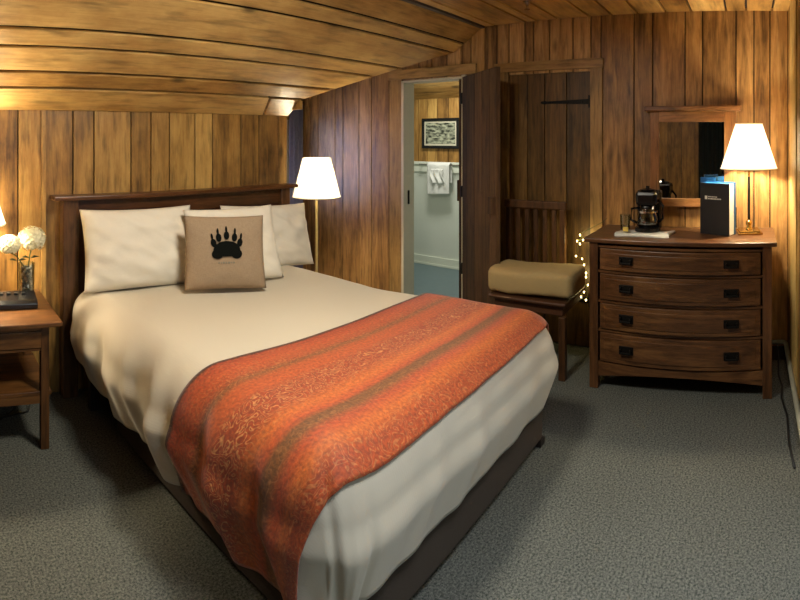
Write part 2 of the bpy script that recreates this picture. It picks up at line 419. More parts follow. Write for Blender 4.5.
class MB:
    def __init__(s): s.v = []; s.f = []; s.t = []; s.uv = None

    def poly(s, pts, tone=None):
        i = len(s.v); s.v += [tuple(p) for p in pts]; s.f.append(tuple(range(i, i + len(pts))))
        s.t.append(tone or (0.5, 0.5, 0)); return s

    def hexa(s, b, t, tone=None):
        """b, t: four bottom and four top corners (same winding, counter-clockwise seen from the top)"""
        tone = tone or (random.random(), random.random(), 0)
        i = len(s.v); s.v += [tuple(p) for p in b] + [tuple(p) for p in t]
        fs = [(3, 2, 1, 0), (4, 5, 6, 7)] + [(k, (k + 1) % 4, (k + 1) % 4 + 4, k + 4) for k in range(4)]
        for f in fs: s.f.append(tuple(i + k for k in f)); s.t.append(tone)
        return s

    def box(s, x0, x1, y0, y1, z0, z1, tone=None, xf=None):
        c = [(x0, y0), (x1, y0), (x1, y1), (x0, y1)]
        b = [Vector((x, y, z0)) for x, y in c]; t = [Vector((x, y, z1)) for x, y in c]
        if xf: b = [xf @ p for p in b]; t = [xf @ p for p in t]
        return s.hexa(b, t, tone)

    def prism(s, pts, z0, z1, xf=None):
        """polygon in xy extruded in z"""
        tone = (random.random(), random.random(), 0); n = len(pts); i = len(s.v)
        P = [Vector((x, y, z0)) for x, y in pts] + [Vector((x, y, z1)) for x, y in pts]
        if xf: P = [xf @ p for p in P]
        s.v += [tuple(p) for p in P]
        s.f.append(tuple(i + k for k in reversed(range(n)))); s.f.append(tuple(i + n + k for k in range(n)))
        for k in range(n): s.f.append((i + k, i + (k + 1) % n, i + n + (k + 1) % n, i + n + k))
        s.t += [tone] * (n + 2); return s

    def lathe(s, prof, cx=0, cy=0, n=32, closed=False, xf=None):
        """profile of (r, z); rings with r=0 are capped"""
        i = len(s.v)
        for r, z in prof:
            for k in range(n):
                a = 2 * PI * k / n
                p = Vector((cx + r * math.cos(a), cy + r * math.sin(a), z))
                if xf: p = xf @ p
                s.v.append(tuple(p))
        m = len(prof)
        for j in range(m - 1 + (1 if closed else 0)):
            j2 = (j + 1) % m
            for k in range(n):
                k2 = (k + 1) % n
                s.f.append((i + j * n + k, i + j * n + k2, i + j2 * n + k2, i + j2 * n + k)); s.t.append((0.5, 0.5, 0))
        if not closed:
            s.f.append(tuple(i + k for k in reversed(range(n)))); s.f.append(tuple(i + (m - 1) * n + k for k in range(n)))
            s.t += [(0.5, 0.5, 0)] * 2
        return s

    def tube(s, path, r, n=8):
        path = [Vector(p) for p in path]; i = len(s.v); m = len(path)
        up = Vector((0, 0, 1))
        for j, p in enumerate(path):
            d = (path[min(j + 1, m - 1)] - path[max(j - 1, 0)]).normalized()
            a = d.cross(up)
            if a.length < 0.05: a = d.cross(Vector((1, 0, 0)))
            a.normalize(); bb = d.cross(a)
            rr = r[j] if isinstance(r, (list, tuple)) else r
            for k in range(n):
                t = 2 * PI * k / n
                s.v.append(tuple(p + a * math.cos(t) * rr + bb * math.sin(t) * rr))
        for j in range(m - 1):
            for k in range(n):
                k2 = (k + 1) % n
                s.f.append((i + j * n + k, i + j * n + k2, i + (j + 1) * n + k2, i + (j + 1) * n + k)); s.t.append((0.5, 0.5, 0))
        s.f.append(tuple(i + k for k in range(n))); s.f.append(tuple(i + (m - 1) * n + k for k in range(n))); s.t += [(0.5, 0.5, 0)] * 2
        return s

    def ball(s, c, r, n=10, sq=(1, 1, 1)):
        prof = [(r * math.sin(PI * (j + 0.02) / (n + 0.04)), -r * math.cos(PI * (j + 0.02) / (n + 0.04))) for j in range(n + 1)]
        xf = Matrix.Translation(Vector(c)) @ Matrix.Diagonal((*sq, 1))
        return s.lathe(prof, 0, 0, n + 2, xf=xf)

    def grid(s, fn, nu, nv, uvfn=None, wrap=False):
        i = len(s.v)
        for a in range(nu + 1):
            for c in range(nv + 1): s.v.append(tuple(fn(a / nu, c / nv)))
        if uvfn and s.uv is None: s.uv = {}
        for a in range(nu):
            for c in range(nv):
                q = (i + a * (nv + 1) + c, i + (a + 1) * (nv + 1) + c, i + (a + 1) * (nv + 1) + c + 1, i + a * (nv + 1) + c + 1)
                s.f.append(q); s.t.append((0.5, 0.5, 0))
        if uvfn:
            for a in range(nu + 1):
                for c in range(nv + 1): s.uv[i + a * (nv + 1) + c] = uvfn(a / nu, c / nv)
        return s

    def build(s, name, mat, parent=None, smooth=False, bevel=0, solid=0, subd=0, angle=None, offset=-1):
        me = bpy.data.meshes.new(name)
        o0 = world_loc(parent) if parent else Vector((0, 0, 0))
        me.from_pydata([tuple(Vector(p) - o0) for p in s.v], [], s.f)
        me.materials.append(mat)
        bm = bmesh.new(); bm.from_mesh(me)
        if not solid and not s.uv: bmesh.ops.recalc_face_normals(bm, faces=bm.faces)
        bm.to_mesh(me); bm.free()
        at = me.attributes.new('tone', 'FLOAT_VECTOR', 'FACE')
        for k, t in enumerate(s.t): at.data[k].vector = t
        if s.uv:
            ul = me.uv_layers.new(name='UVMap')
            for lp in me.loops: ul.data[lp.index].uv = s.uv.get(lp.vertex_index, (0, 0))
        if smooth:
            for p in me.polygons: p.use_smooth = True
        o = bpy.data.objects.new(name, me); C.objects.link(o)
        if parent: o.parent = parent
        if solid:
            md = o.modifiers.new('solid', 'SOLIDIFY'); md.thickness = solid; md.offset = offset
        if bevel:
            md = o.modifiers.new('bevel', 'BEVEL'); md.width = bevel; md.segments = 2; md.limit_method = 'ANGLE'
        if subd:
            md = o.modifiers.new('sub', 'SUBSURF'); md.levels = subd; md.render_levels = subd
        if smooth and angle:
            try: me.set_sharp_from_angle(angle=angle)
            except Exception: pass
        return o


def world_loc(o):
    v = Vector((0, 0, 0))
    while o: v += Vector(o.location); o = o.parent
    return v


def tag(o, label, cat, group=None):
    o['label'] = label; o['category'] = cat
    if group: o['group'] = group
    return o


def thing(name, loc, label, cat, group=None):
    o = bpy.data.objects.new(name, None); C.objects.link(o); o.location = loc; o.empty_display_size = 0.1
    return tag(o, label, cat, group)


def struct(o): o['kind'] = 'structure'; return o


def px(x): return (x + 71) / F          # azimuth of a pixel column


def wallx_h(x, y=3.05): return y * math.tan(px(x))       # x on a plane y = const


def wally_g(x, xx=3.61): return xx / math.tan(px(x))     # y on a plane x = const

# ---------------------------------------------------------------- the room shell
XG, YH = 3.61, 3.05          # gable wall plane, headboard wall plane
XW, YS, YR = -1.8, -2.6, -0.27
ZF = 2.41                    # flat ceiling


def roof_z(y): return HC + 2.294 - 0.7 * y
def dorm_z(x, y): return HC - 0.071 - 0.142 * y + 0.304 * x


struct(MB().poly([(XW - .1, YS - .1, 0), (XG + .04, YS - .1, 0), (XG + .04, 4.24, 0), (XW - .1, 4.24, 0)]).build('floor', M['carpet']))

GAP = 0.008


def fill(edges, lo, hi, step=(0.17, 0.26)):
    e = sorted(edges)
    while e[0] > lo + 0.1: e.insert(0, max(lo, e[0] - random.uniform(*step)))
    while e[-1] < hi - 0.1: e.append(min(hi, e[-1] + random.uniform(*step)))
    return e


# wall at the headboard (y = YH), boards between measured joints
m = MB()
ex = [wallx_h(p) for p in (18, 42, 73, 94, 131, 151, 169.5, 195, 212.6, 241, 259, 279)]
ex = fill(ex, XW, 2.3); ex = [e for e in ex if e < 2.44] + [2.5]
for a, b_ in zip(ex, ex[1:]):
    m.box(a + GAP / 2, b_ - GAP / 2, YH, YH + 0.02, 0, roof_z(YH) + 0.02)
wn = struct(m.build('wall_north', M['wall_wood'], bevel=0.002))
struct(MB().box(XW, 2.5, YH + .02, YH + .10, 0, roof_z(YH) + .1).build('backing_north', M['groove'], wn))
# narrow cover battens seen between some boards
m = MB()
for p in (43.5,):
    x = wallx_h(p, YH - .01); m.box(x - .014, x + .014, YH - .016, YH - .001, 0, roof_z(YH - .01))
m.build('cover_batten', M['wall_wood'], wn)
# cheek wall of the nook
m = MB(); e = [YH + .02 + .2 * k for k in range(6)]; e[-1] = 4.2
m.box(2.48, 2.5, 2.876, YH, roof_z(2.95) - .02, dorm_z(2.5, 2.95) + .0)
for a, b_ in zip(e, e[1:]): m.box(2.47, 2.5, a, b_ - GAP, 0, dorm_z(2.5, a) + .02)
struct(m.build('wall_nook_west', M['wall_wood']))

# gable wall (x = XG)
m = MB()


def gtop(y):
    if y < 2.02: return ZF + .02
    return min(roof_z(y), 9) + .01 if y < 2.27 else dorm_z(XG, y) + .01


def gboard(ya, yb, z0, z1=None):
    ya, yb = min(ya, yb) + GAP / 2, max(ya, yb) - GAP / 2
    za, zb = (z1, z1) if z1 else (gtop(ya), gtop(yb))
    m.hexa([(XG, ya, z0), (XG + .02, ya, z0), (XG + .02, yb, z0), (XG, yb, z0)],
           [(XG, ya, za), (XG + .02, ya, za), (XG + .02, yb, zb), (XG, yb, zb)])


D1 = (2.205, 2.815)       # bathroom doorway
D2 = (1.127, 1.787)       # closet doorway
DT = 2.025
left = [wally_g(p) for p in (301, 310, 318, 335, 343, 359, 371.4, 389, 403)]
left[-1] = D1[1]
for a, b_ in zip(left, left[1:]): gboard(a, b_, 0)
over1 = [D1[1]] + [wally_g(p) for p in (418, 432, 447, 461)] + [D1[0]]
for a, b_ in zip(over1, over1[1:]): gboard(a, b_, DT)
mid = [D1[0]] + [wally_g(p) for p in (471, 485, 497)] + [D2[1]]
for a, b_ in zip(mid, mid[1:]): gboard(a, b_, 0)
over2 = [D2[1]] + [wally_g(p) for p in (525, 533.5, 549.6, 573)] + [D2[0]]
for a, b_ in zip(over2, over2[1:]): gboard(a, b_, DT - .01)
rt = [D2[0]] + [wally_g(p) for p in (601, 634, 652.6, 685, 702.5, 736, 754, 770)] + [YR]
for a, b_ in zip(rt, rt[1:]): gboard(a, b_, 0)
we = struct(m.build('wall_east', M['gable_wood'], bevel=0.0015))
m = MB()
for ya, yb, z0, z1 in ((YR, D2[0], 0, 2.6), (D2[0], D2[1], DT, 2.6), (D2[1], D1[0], 0, 2.6), (D1[0], D1[1], DT, 2.45), (D1[1], 4.2, 0, 2.3)):
    m.box(XG + .02, XG + .10, ya, yb, z0, z1)
m.build('backing_east', M['groove'], we)

# right-hand wall stub
m = MB()
e = [2.2, 2.45, 2.66, 2.80, 2.915]
for a, b_ in zip(e, e[1:]): m.box(a, b_ - GAP, YR - .02, YR, 0, ZF + .02)
m.box(3.36, XG + .02, YR - .02, YR, 0, ZF + .02)
wse = struct(m.build('wall_southeast', M['wall_wood']))
struct(MB().box(2.93, 3.35, YR - .02, YR + .006, 0, ZF).build('trim_1', M['trim_pale']))
MB().box(2.2, XG + .1, YR - .10, YR - .02, 0, ZF + .1).build('backing_southeast', M['groove'], wse)
m = MB(); y = YS
while y < YR - .15:
    y2 = min(y + .22, YR - .1); m.box(2.2, 2.22, y + GAP, y2, 0, ZF + .02); y = y2
struct(m.build('wall_inner_southeast', M['wall_wood']))

# west wall
m = MB(); e = fill([0.0], YS, YH)
for a, b_ in zip(e, e[1:]):
    za = roof_z(max(a, 2.02)) if a > 2.02 else ZF + .02; zb = roof_z(b_) if b_ > 2.02 else ZF + .02
    m.hexa([(XW - .02, a, 0), (XW, a, 0), (XW, b_ - GAP, 0), (XW - .02, b_ - GAP, 0)],
           [(XW - .02, a, za + .01), (XW, a, za + .01), (XW, b_ - GAP, zb + .01), (XW - .02, b_ - GAP, zb + .01)])
ww = struct(m.build('wall_west', M['wall_wood']))
MB().box(XW - .1, XW - .02, YS, YH, 0, ZF + .1).build('backing_west', M['groove'], ww)
# south wall with an opening for the added window
m = MB(); e = fill([0.1, 1.7], XW, 2.2)
for a, b_ in zip(e, e[1:]):
    if a >= 0.09 and b_ <= 1.71:
        m.box(a, b_ - GAP, YS - .02, YS, 0, 0.98); m.box(a, b_ - GAP, YS - .02, YS, 2.12, ZF + .02)
    elif b_ <= 0.11 or a >= 1.69: m.box(a, b_ - GAP, YS - .02, YS, 0, ZF + .02)
e = [0.1, 0.5, 0.9, 1.3, 1.7]
for a, b_ in zip(e, e[1:]):
    m.box(a, b_ - GAP, YS - .02, YS, 0, 0.98); m.box(a, b_ - GAP, YS - .02, YS, 2.12, ZF + .02)
struct(m.build('wall_south', M['wall_wood']))
w1 = bpy.data.objects.new('added_window_1', None); C.objects.link(w1); struct(w1); w1.location = (0.9, YS, 1.0)  # unseen window, added to let the stand-in daylight in
m = MB()
m.box(.06, 1.74, YS - .04, YS + .02, .94, 1.0); m.box(.06, 1.74, YS - .04, YS + .02, 2.1, 2.16)
m.box(.06, .12, YS - .04, YS + .02, 1.0, 2.1); m.box(1.68, 1.74, YS - .04, YS + .02, 1.0, 2.1); m.box(.88, .92, YS - .04, YS + .02, 1.0, 2.1)
m.build('window_frame', M['trim_z'], w1)
MB().box(.12, 1.68, YS - .03, YS - .026, 1.0, 2.1).build('pane', M['glass'], w1)

# nook: far wall, window and curtain
struct(MB().box(2.5, 2.62, 4.2, 4.22, 0, 2.4).box(3.42, XG + .02, 4.2, 4.22, 0, 2.4).box(2.62, 3.42, 4.2, 4.22, 0, .85).box(2.62, 3.42, 4.2, 4.22, 1.68, 2.4)
       .build('wall_nook_north', M['wall_wood']))
w2 = bpy.data.objects.new('window_2', None); C.objects.link(w2); struct(w2); w2.location = (3.02, 4.2, .85)
m = MB()
m.box(2.58, 2.66, 4.18, 4.23, .81, 1.72); m.box(3.38, 3.46, 4.18, 4.23, .81, 1.72); m.box(2.66, 3.38, 4.18, 4.23, .81, .87); m.box(2.66, 3.38, 4.18, 4.23, 1.66, 1.72)
m.box(3.0, 3.03, 4.19, 4.23, .87, 1.66)
m.build('window_frame', M['jamb'], w2)
MB().box(2.66, 3.38, 4.205, 4.208, .87, 1.66).build('pane', M['glass'], w2)
cu = MB().grid(lambda u, v: Vector((3.42 + .17 * u, 4.13 + .022 * math.sin(u * 6 * PI), .1 + 1.78 * v)), 40, 4)
cu = cu.build('curtain', M['curtain'], smooth=True, solid=.004)
tag(cu, 'blue-grey curtain hanging in the narrow gap right of the headboard', 'curtain')
cr = MB().tube([(2.55, 4.13, 1.9), (3.6, 4.13, 1.9)], .008).build('curtain_rod', M['iron'])
tag(cr, 'thin dark rod holding the curtain in the nook right of the headboard', 'curtain rod')

# sloping ceiling over the bed


def valley_x(y): return min(XG, max(2.5, (2.365 - 0.558 * y) / 0.304))


ys = [2.02, 2.191, 2.288, 2.508, 2.612, 2.766, 2.876, 3.05]
m = MB()
up = Vector((0, 0.573, 0.819)) * 0.02
for a, b_ in zip(ys, ys[1:]):
    a += .009; b_ -= .009
    segs = [(XW, None)]
    if b_ > 3.0: segs = [(XW, 2.20), (2.215, None)]
    for s0, s1 in segs:
        q = [Vector((s0, a, roof_z(a))), Vector((s1 if s1 else valley_x(a), a, roof_z(a))), Vector((s1 + .06 if s1 else valley_x(b_), b_, roof_z(b_))), Vector((s0 + (.06 if s0 > 0 else 0), b_, roof_z(b_)))]
        m.hexa([p for p in q], [p + up for p in q])
cs = struct(m.build('ceiling_slope', M['ceil_wood'], bevel=.003))
q = [Vector((XW, 2.02, roof_z(2.02))), Vector((XG, 2.02, roof_z(2.02))), Vector((XG, 2.27, roof_z(2.27))), Vector((2.5, 2.876, roof_z(2.876))), Vector((2.5, 3.07, roof_z(3.07))), Vector((XW, 3.07, roof_z(3.07)))]
m = MB(); m.poly([p + up * 1.05 for p in q]); m.poly([p + up * 2 for p in reversed(q)])
m.build('backing_slope', M['groove'], cs)
# dormer ceiling
m = MB(); xs = [2.5 + (XG - 2.5) * k / 5 for k in range(6)]
for a, b_ in zip(xs, xs[1:]):
    b2 = b_ - .006
    ya, yb = (2.365 - .304 * a) / .558, (2.365 - .304 * b2) / .558
    m.hexa([(a, ya, dorm_z(a, ya)), (b2, yb, dorm_z(b2, yb)), (b2, 4.22, dorm_z(b2, 4.22)), (a, 4.22, dorm_z(a, 4.22))],
           [(a, ya, dorm_z(a, ya) + .02), (b2, yb, dorm_z(b2, yb) + .02), (b2, 4.22, dorm_z(b2, 4.22) + .02), (a, 4.22, dorm_z(a, 4.22) + .02)])
struct(m.build('ceiling_dormer', M['ceil_wood_y']))
# flat ceiling
fy = [YS, -2.4, -2.2, -1.98, -1.75, -1.55, -1.3, -1.1, -.92, -.7, -.5, -.34, -.16, .02, .159, .40, .58, .78, .97, 1.14, 1.38, 1.55, 1.64, 1.91, 2.0]
m = MB()
for a, b_ in zip(fy, fy[1:]): m.box(XW, XG, a + .007, b_ - .007, ZF, ZF + .02)
cf = struct(m.build('ceiling', M['ceil_wood'], bevel=.003))
MB().box(XW, XG + .1, YS - .1, 2.04, ZF + .021, ZF + .08).build('backing_flat', M['groove'], cf)
struct(MB().box(XW, XG - .002, 2.0, 2.04, ZF - .012, ZF + .018).build('trim_2', M['pewter']))

# roof solids that keep daylight out
struct(MB().box(XW - .1, XG + .1, YS - .1, 4.3, 2.62, 2.66).build('roof', M['groove']))

# closet door and casings
d2 = bpy.data.objects.new('door_2', None); C.objects.link(d2); struct(d2); d2.location = (XG + .03, 1.457, 0)
m = MB(); e = [D2[1]] + [wally_g(p) for p in (527, 544, 566)] + [D2[0]]
for a, b_ in zip(e, e[1:]): m.box(XG + .012, XG + .045, b_ + .003, a - .003, .01, DT - .01)
m.build('door_panel', M['door_wood'], d2, bevel=.002)
MB().box(XG + .05, XG + .06, D2[0], D2[1], 0, DT).build('backing', M['groove'], d2)


def strap(z, parent):
    q = MB()
    pts = [(0, .020), (.34, .008), (.36, .013), (.385, .010), (.395, 0), (.385, -.010), (.36, -.013), (.34, -.008), (0, -.020)]
    xf = Matrix.Translation((XG + .012, D2[0] + .005, z)) @ Matrix(((0, 0, -1, 0), (1, 0, 0, 0), (0, 1, 0, 0), (0, 0, 0, 1)))
    q.prism(pts, 0, .006, xf)
    q.box(XG - .004, XG + .012, D2[0] - .012, D2[0] + .02, z - .045, z + .045)
    q.tube([(XG - .002, D2[0] + .006, z - .04), (XG - .002, D2[0] + .006, z + .04)], .009)
    for dx in (.07, .18, .3): q.ball((XG + .004, D2[0] + dx, z), .006, 5)
    return q.build('strap_hinge', M['iron'], parent)


strap(1.795, d2); strap(.35, d2)


def casing(nm, y0, y1, z0, z1, mat, x0=XG - .022): return struct(MB().box(x0, XG, y0, y1, z0, z1).build(nm, mat, bevel=.002))


casing('trim_3', D2[1], 1.898, 0, 2.035, M['trim_z'])
casing('trim_4', 1.037, D2[0], 0, 2.035, M['trim_z'])
casing('trim_5', 1.03, 1.903, 2.035, 2.105, M['trim_y'], XG - .026)
casing('trim_6', D1[1], 2.955, 0, 2.04, M['trim_z'])
casing('trim_7', 2.07, 2.96, 2.04, 2.125, M['trim_y'], XG - .026)
casing('trim_8', 2.165, D1[0] - .0, 0, 2.04, M['jamb'])
# painted jambs of the bathroom doorway
struct(MB().box(XG - .024, XG + .13, D1[1] - .022, D1[1] + .004, 0, DT).box(XG - .024, XG + .13, D1[0], D1[1], DT - .014, DT + .004)
       .build('trim_9', M['jamb'], bevel=.002))
jm = struct(MB().box(XG, XG + .13, D1[0] - .02, D1[0], 0, DT).build('trim_10', M['jamb']))
MB().box(XG + .035, XG + .048, D1[1] - .034, D1[1] - .0225, .95, 1.07).build('strike_plate', M['iron'], jm)

# bathroom door leaf, open into the bedroom
d1 = bpy.data.objects.new('door_1', None); C.objects.link(d1); struct(d1); d1.location = (XG - .03, D1[0], 0)
hx, hy = XG - .028, D1[0] - .012
ex_, ey_ = 3.165, 1.665
ln = math.hypot(ex_ - hx, ey_ - hy); ang = math.atan2(ey_ - hy, ex_ - hx)
xf = Matrix.Translation((hx, hy, 0)) @ Matrix.Rotation(ang, 4, 'Z')
m = MB(); k = 0
for a, b_ in ((0, .11), (.11, .27), (.27, .41), (.41, .56), (.56, ln)):
    m.box(a + .002, b_ - .002, .0, .032, .012, DT - .005, xf=xf)
m.build('door_panel', M['leaf_wood'], d1, bevel=.002)
m = MB()
for z in (.25, 1.75): m.box(.04, ln - .04, .032, .052, z - .06, z + .06, xf=xf)
m.build('ledge', M['leaf_wood'], d1, bevel=.002)
for z in (.48, 1.10, 1.85):
    MB().tube([(hx + .008, hy + .012, z - .045), (hx + .008, hy + .012, z + .045)], .011).build('hinge', M['iron'], d1)
MB().box(ln - .09, ln - .02, -.03, -.001, 1.0, 1.12, xf=xf).build('door_latch', M['leaf_wood'], d1, bevel=.004)
# rough edge board at the hinge side of the opening
struct(MB().box(XG - .026, XG + .03, D1[0], D1[0] + .02, 0, DT - .02).build('trim_11', M['leaf_wood']))
struct(MB().box(XG - .03, XG + .03, D1[0] + .02, D1[0] + .038, 1.02, 1.19).build('trim_12', M['leaf_wood'], bevel=.004))

# bathroom shell
XB, BY0, BY1 = 5.15, 1.9, 4.7
bf = struct(MB().poly([(XG, BY0, .004), (XB, BY0, .004), (XB, BY1, .004), (XG, BY1, .004)]).build('floor_bathroom', M['bath_floor']))
m = MB(); y = BY0
while y < BY1:
    y2 = y + random.uniform(.13, .2); m.box(XB, XB + .02, y, y2 - GAP, 1.24, 2.02); y = y2
be = struct(m.build('wall_bathroom_east', M['wall_wood'], bevel=.002))
MB().box(XB + .02, XB + .08, BY0, BY1, 0, 2.1).build('backing', M['groove'], be)
struct(MB().box(XB - .004, XB + .02, BY0, BY1, 0, 1.22).build('wall_bathroom_wainscot', M['bath_white']))
struct(MB().box(XB - .035, XB, BY0, BY1, 1.21, 1.245).box(XB - .018, XB - .004, BY0, BY1, 1.12, 1.21).build('trim_13', M['white_paint'], bevel=.003))
struct(MB().box(XB - .022, XB - .004, BY0, BY1, 0.004, .11).box(XB - .03, XB - .022, BY0, BY1, .004, .03).build('baseboard_bathroom', M['white_paint'], bevel=.003))
struct(MB().box(XG + .1, XB, BY0 - .02, BY0, 0, 2.45).build('wall_bathroom_south', M['bath_white']))
struct(MB().box(XG + .1, XB, BY1, BY1 + .02, 0, 2.45).build('wall_bathroom_north', M['bath_white']))
struct(MB().box(XG + .10, XG + .13, BY0, D1[0], 0, 2.4).box(XG + .10, XG + .13, D1[1], BY1, 0, 2.4).box(XG + .10, XG + .13, D1[0], D1[1], DT, 2.4).build('wall_bathroom_west', M['bath_white']))
m = MB(); n = 8
for k in range(n):
    a, b_ = k / n, (k + .96) / n
    pa = lambda t: (XB + .0 - t * .9, 2.0 + t * .45)
    x0, z0 = pa(a); x1, z1 = pa(b_)
    m.hexa([(x1, BY0, z1), (x0, BY0, z0), (x0, BY1, z0), (x1, BY1, z1)], [(x1, BY0, z1 + .02), (x0, BY0, z0 + .02), (x0, BY1, z0 + .02), (x1, BY1, z1 + .02)])
m.box(XG + .1, XB - .9, BY0, BY1, 2.45, 2.47)
struct(m.build('ceiling_bathroom', M['ceil_wood_y'], bevel=.003))

# conduit along the foot of the gable wall and right-hand wall
m = MB().tube([(XG - .02, 1.0, .125), (XG - .02, YR + .035, .125), (XG - .035, YR + .02, .125), (XG - .06, YR + .018, .125), (2.4, YR + .018, .125)], .016, 8)
cd = m.build('wall_conduit', M['pipe'], smooth=True, angle=1.0)
tag(cd, 'thin grey painted pipe running low along the wall corner behind the dresser', 'pipe')
struct(MB().box(XG - .012, XG, YR, .95, 0, .09).build('baseboard_east', M['darkwood']))

# ---------------------------------------------------------------- bed
HX, HY0 = 1.585, 2.90      # head centre
FX, FY0 = 1.71, 0.935     # foot centre
HW = 0.795                # half width to the coverlet's vertical side
LEN = HY0 - FY0
TOPZ = 0.665


def bedw(p, q, z):
    """p across (0 at the middle, + right), q from foot (0) to head"""
    t = q / LEN
    return Vector((FX + (HX - FX) * t + p, FY0 + q - 0.015 * p, z))


RR = 0.18


def drape(p, q, off=0.0, folds=1.0):
    """p, q: position on the flattened cloth; the mattress's inner rectangle is |p| < HW-RR, q > RR"""
    ia, ib = HW - RR, RR
    a = max(0, abs(p) - ia); b_ = max(0, ib - q)
    if q > LEN - .55 and a > 0: a *= 1 - .28 * ((q - LEN + .55) / .55) ** 1.5
    sg = 1 if p > 0 else -1
    e = (a ** 3 + b_ ** 3) ** (1 / 3.0) if a > 0 and b_ > 0 else a + b_
    if e == 0:
        z = TOPZ + off + 0.012 * noise.noise(Vector((p * 2.4, q * 2.4, 1)))
        return bedw(p, q, z)
    da, db = (a / math.hypot(a, b_), b_ / math.hypot(a, b_))
    arc = RR * PI / 2
    r2 = RR + off
    if e < arc:
        ph = e / RR; h = r2 * math.sin(ph); dz = -RR + r2 * math.cos(ph); dep = 0
    else:
        dep = e - arc; h = r2 + 0.02 * math.sin(min(1, dep / .1) * PI / 2) - 0.35 * max(0, dep - .07); dz = -RR - dep
    s = (q if a > b_ else 0) * 1.0 + (p if b_ >= a else 0)
    s2 = s + math.atan2(db, da) * 0.35
    amp = min(1, max(0, e - .04) / 0.30) * folds * (1.0 if a > b_ else .3)
    h += amp * (0.017 * math.sin(s2 * 15 + 1.3) + 0.012 * math.sin(s2 * 27 + e * 6) + (0.006 * math.sin(s2 * 46 + e * 14 + 2 * noise.noise(Vector((s2 * 3, e, 7)))) if sg < 0 else 0) + 0.03 * noise.noise(Vector((s2 * 4, e * 2.2, 3 * sg))))
    cx = sg * min(abs(p), ia) + sg * da * h if a > 0 else p
    cy = (ib if b_ > 0 else q) - db * h
    z = TOPZ + dz + 0.012 * noise.noise(Vector((p * 2.4, q * 2.4, 1))) * (1 - amp)
    return bedw(cx, cy, max(z, .03))


DROP = 0.345       # cloth beyond the inner rectangle's rounding
ext = RR * PI / 2 + DROP - 0.085
P1 = HW - RR + ext

bed = thing('bed', (1.65, 2.0, 0), 'queen bed with dark wooden headboard and brown covered base', 'bed')
# headboard
hx0, hx1 = wallx_h(62, 2.98), wallx_h(288, 2.98)
m = MB().box(hx0, hx0 + .095, 2.955, 3.035, 0, 1.165); m.build('headboard_post', M['dresser_Z'], bed, bevel=.006)
m = MB().box(hx1 - .08, hx1, 2.955, 3.035, 0, 1.165); m.build('headboard_post', M['dresser_Z'], bed, bevel=.006)
MB().box(hx0 - .06, hx1 + .055, 2.925, 3.045, 1.165, 1.19).build('headboard_cap', M['head_X'], bed, bevel=.006)
MB().box(hx0 + .095, hx1 - .08, 2.975, 3.02, 1.06, 1.165).build('headboard_rail', M['head_X'], bed, bevel=.004)
m = MB(); n = 7; w_ = (hx1 - hx0 - .175) / n
for k in range(n): m.box(hx0 + .095 + k * w_ + .002, hx0 + .095 + (k + 1) * w_ - .002, 2.99, 3.01, .35, 1.06)
m.build('headboard_panel', M['head_Z'], bed)
# base (covered box), rail and feet, mattress
m = MB()
c = [(-.67, .075), (.70, .075), (.70, LEN - .40), (-.67, LEN - .40)]
m.hexa([bedw(p, q, .035) for p, q in c], [bedw(p, q, .30) for p, q in c])
m.build('box_cover', M['skirt'], bed, bevel=.015)
m = MB(); c = [(-HW + .09, .09), (HW - .09, .09), (HW - .09, LEN + .03), (-HW + .09, LEN + .03)]
m.hexa([bedw(p, q, .30) for p, q in c], [bedw(p, q, .37) for p, q in c])
m.build('bed_frame', M['darkwood'], bed)
m = MB(); c = [(-HW + .05, .05), (HW - .05, .05), (HW - .05, LEN + .04), (-HW + .05, LEN + .04)]
m.hexa([bedw(p, q, .37) for p, q in c], [bedw(p, q, TOPZ - .03) for p, q in c])
m.build('mattress', M['linen'], bed, bevel=.12)
for p, q in ((-HW + .1, .1), (HW - .1, .1), (-HW + .12, LEN - .1), (HW - .12, LEN - .1)):
    c = bedw(p, q, 0); MB().box(c.x - .025, c.x + .025, c.y - .025, c.y + .025, 0, .30 if q > .5 else .034).build('leg', M['darkwood'], bed)
MB().tube([bedw(-HW + .13, LEN - .3, .16), bedw(HW - .13, LEN - .3, .16)], .014).build('crossbar', M['iron'], bed)

NU, NV = 150, 150
q_head = LEN - .02
cov = MB().grid(lambda u, v: drape(-P1 + 2 * P1 * u, RR - ext + (q_head - RR + ext) * v), NU, NV,
                lambda u, v: (-P1 + 2 * P1 * u, RR - ext + (q_head - RR + ext) * v))
cov = cov.build('coverlet', M['coverlet'], smooth=True, solid=.012, offset=-1)
tag(cov, 'white ribbed coverlet draped over the bed to below the mattress', 'bedspread')

# runner: across the foot third
R0, R1 = 0.015, 0.725
PR = P1 + .012


def run_pt(u, v):
    p = -PR + 2 * PR * u
    side = max(0, abs(p) - (HW - RR)) / ext
    lo = R0 + .02 * p + .06 * side * (p < 0); hi = R1 + .05 * side
    q = lo + (hi - lo) * v
    # the runner lies over the rounded foot edge, follow it without the corner's flare
    return drape(p, q, .014, 1.0)


rn = MB().grid(run_pt, 170, 60, lambda u, v: (-PR + 2 * PR * u, v))
rn = rn.build('bed_runner', M['runner'], smooth=True, solid=.006, offset=1)
tag(rn, 'orange and rust patterned runner laid across the foot of the bed', 'bed runner')


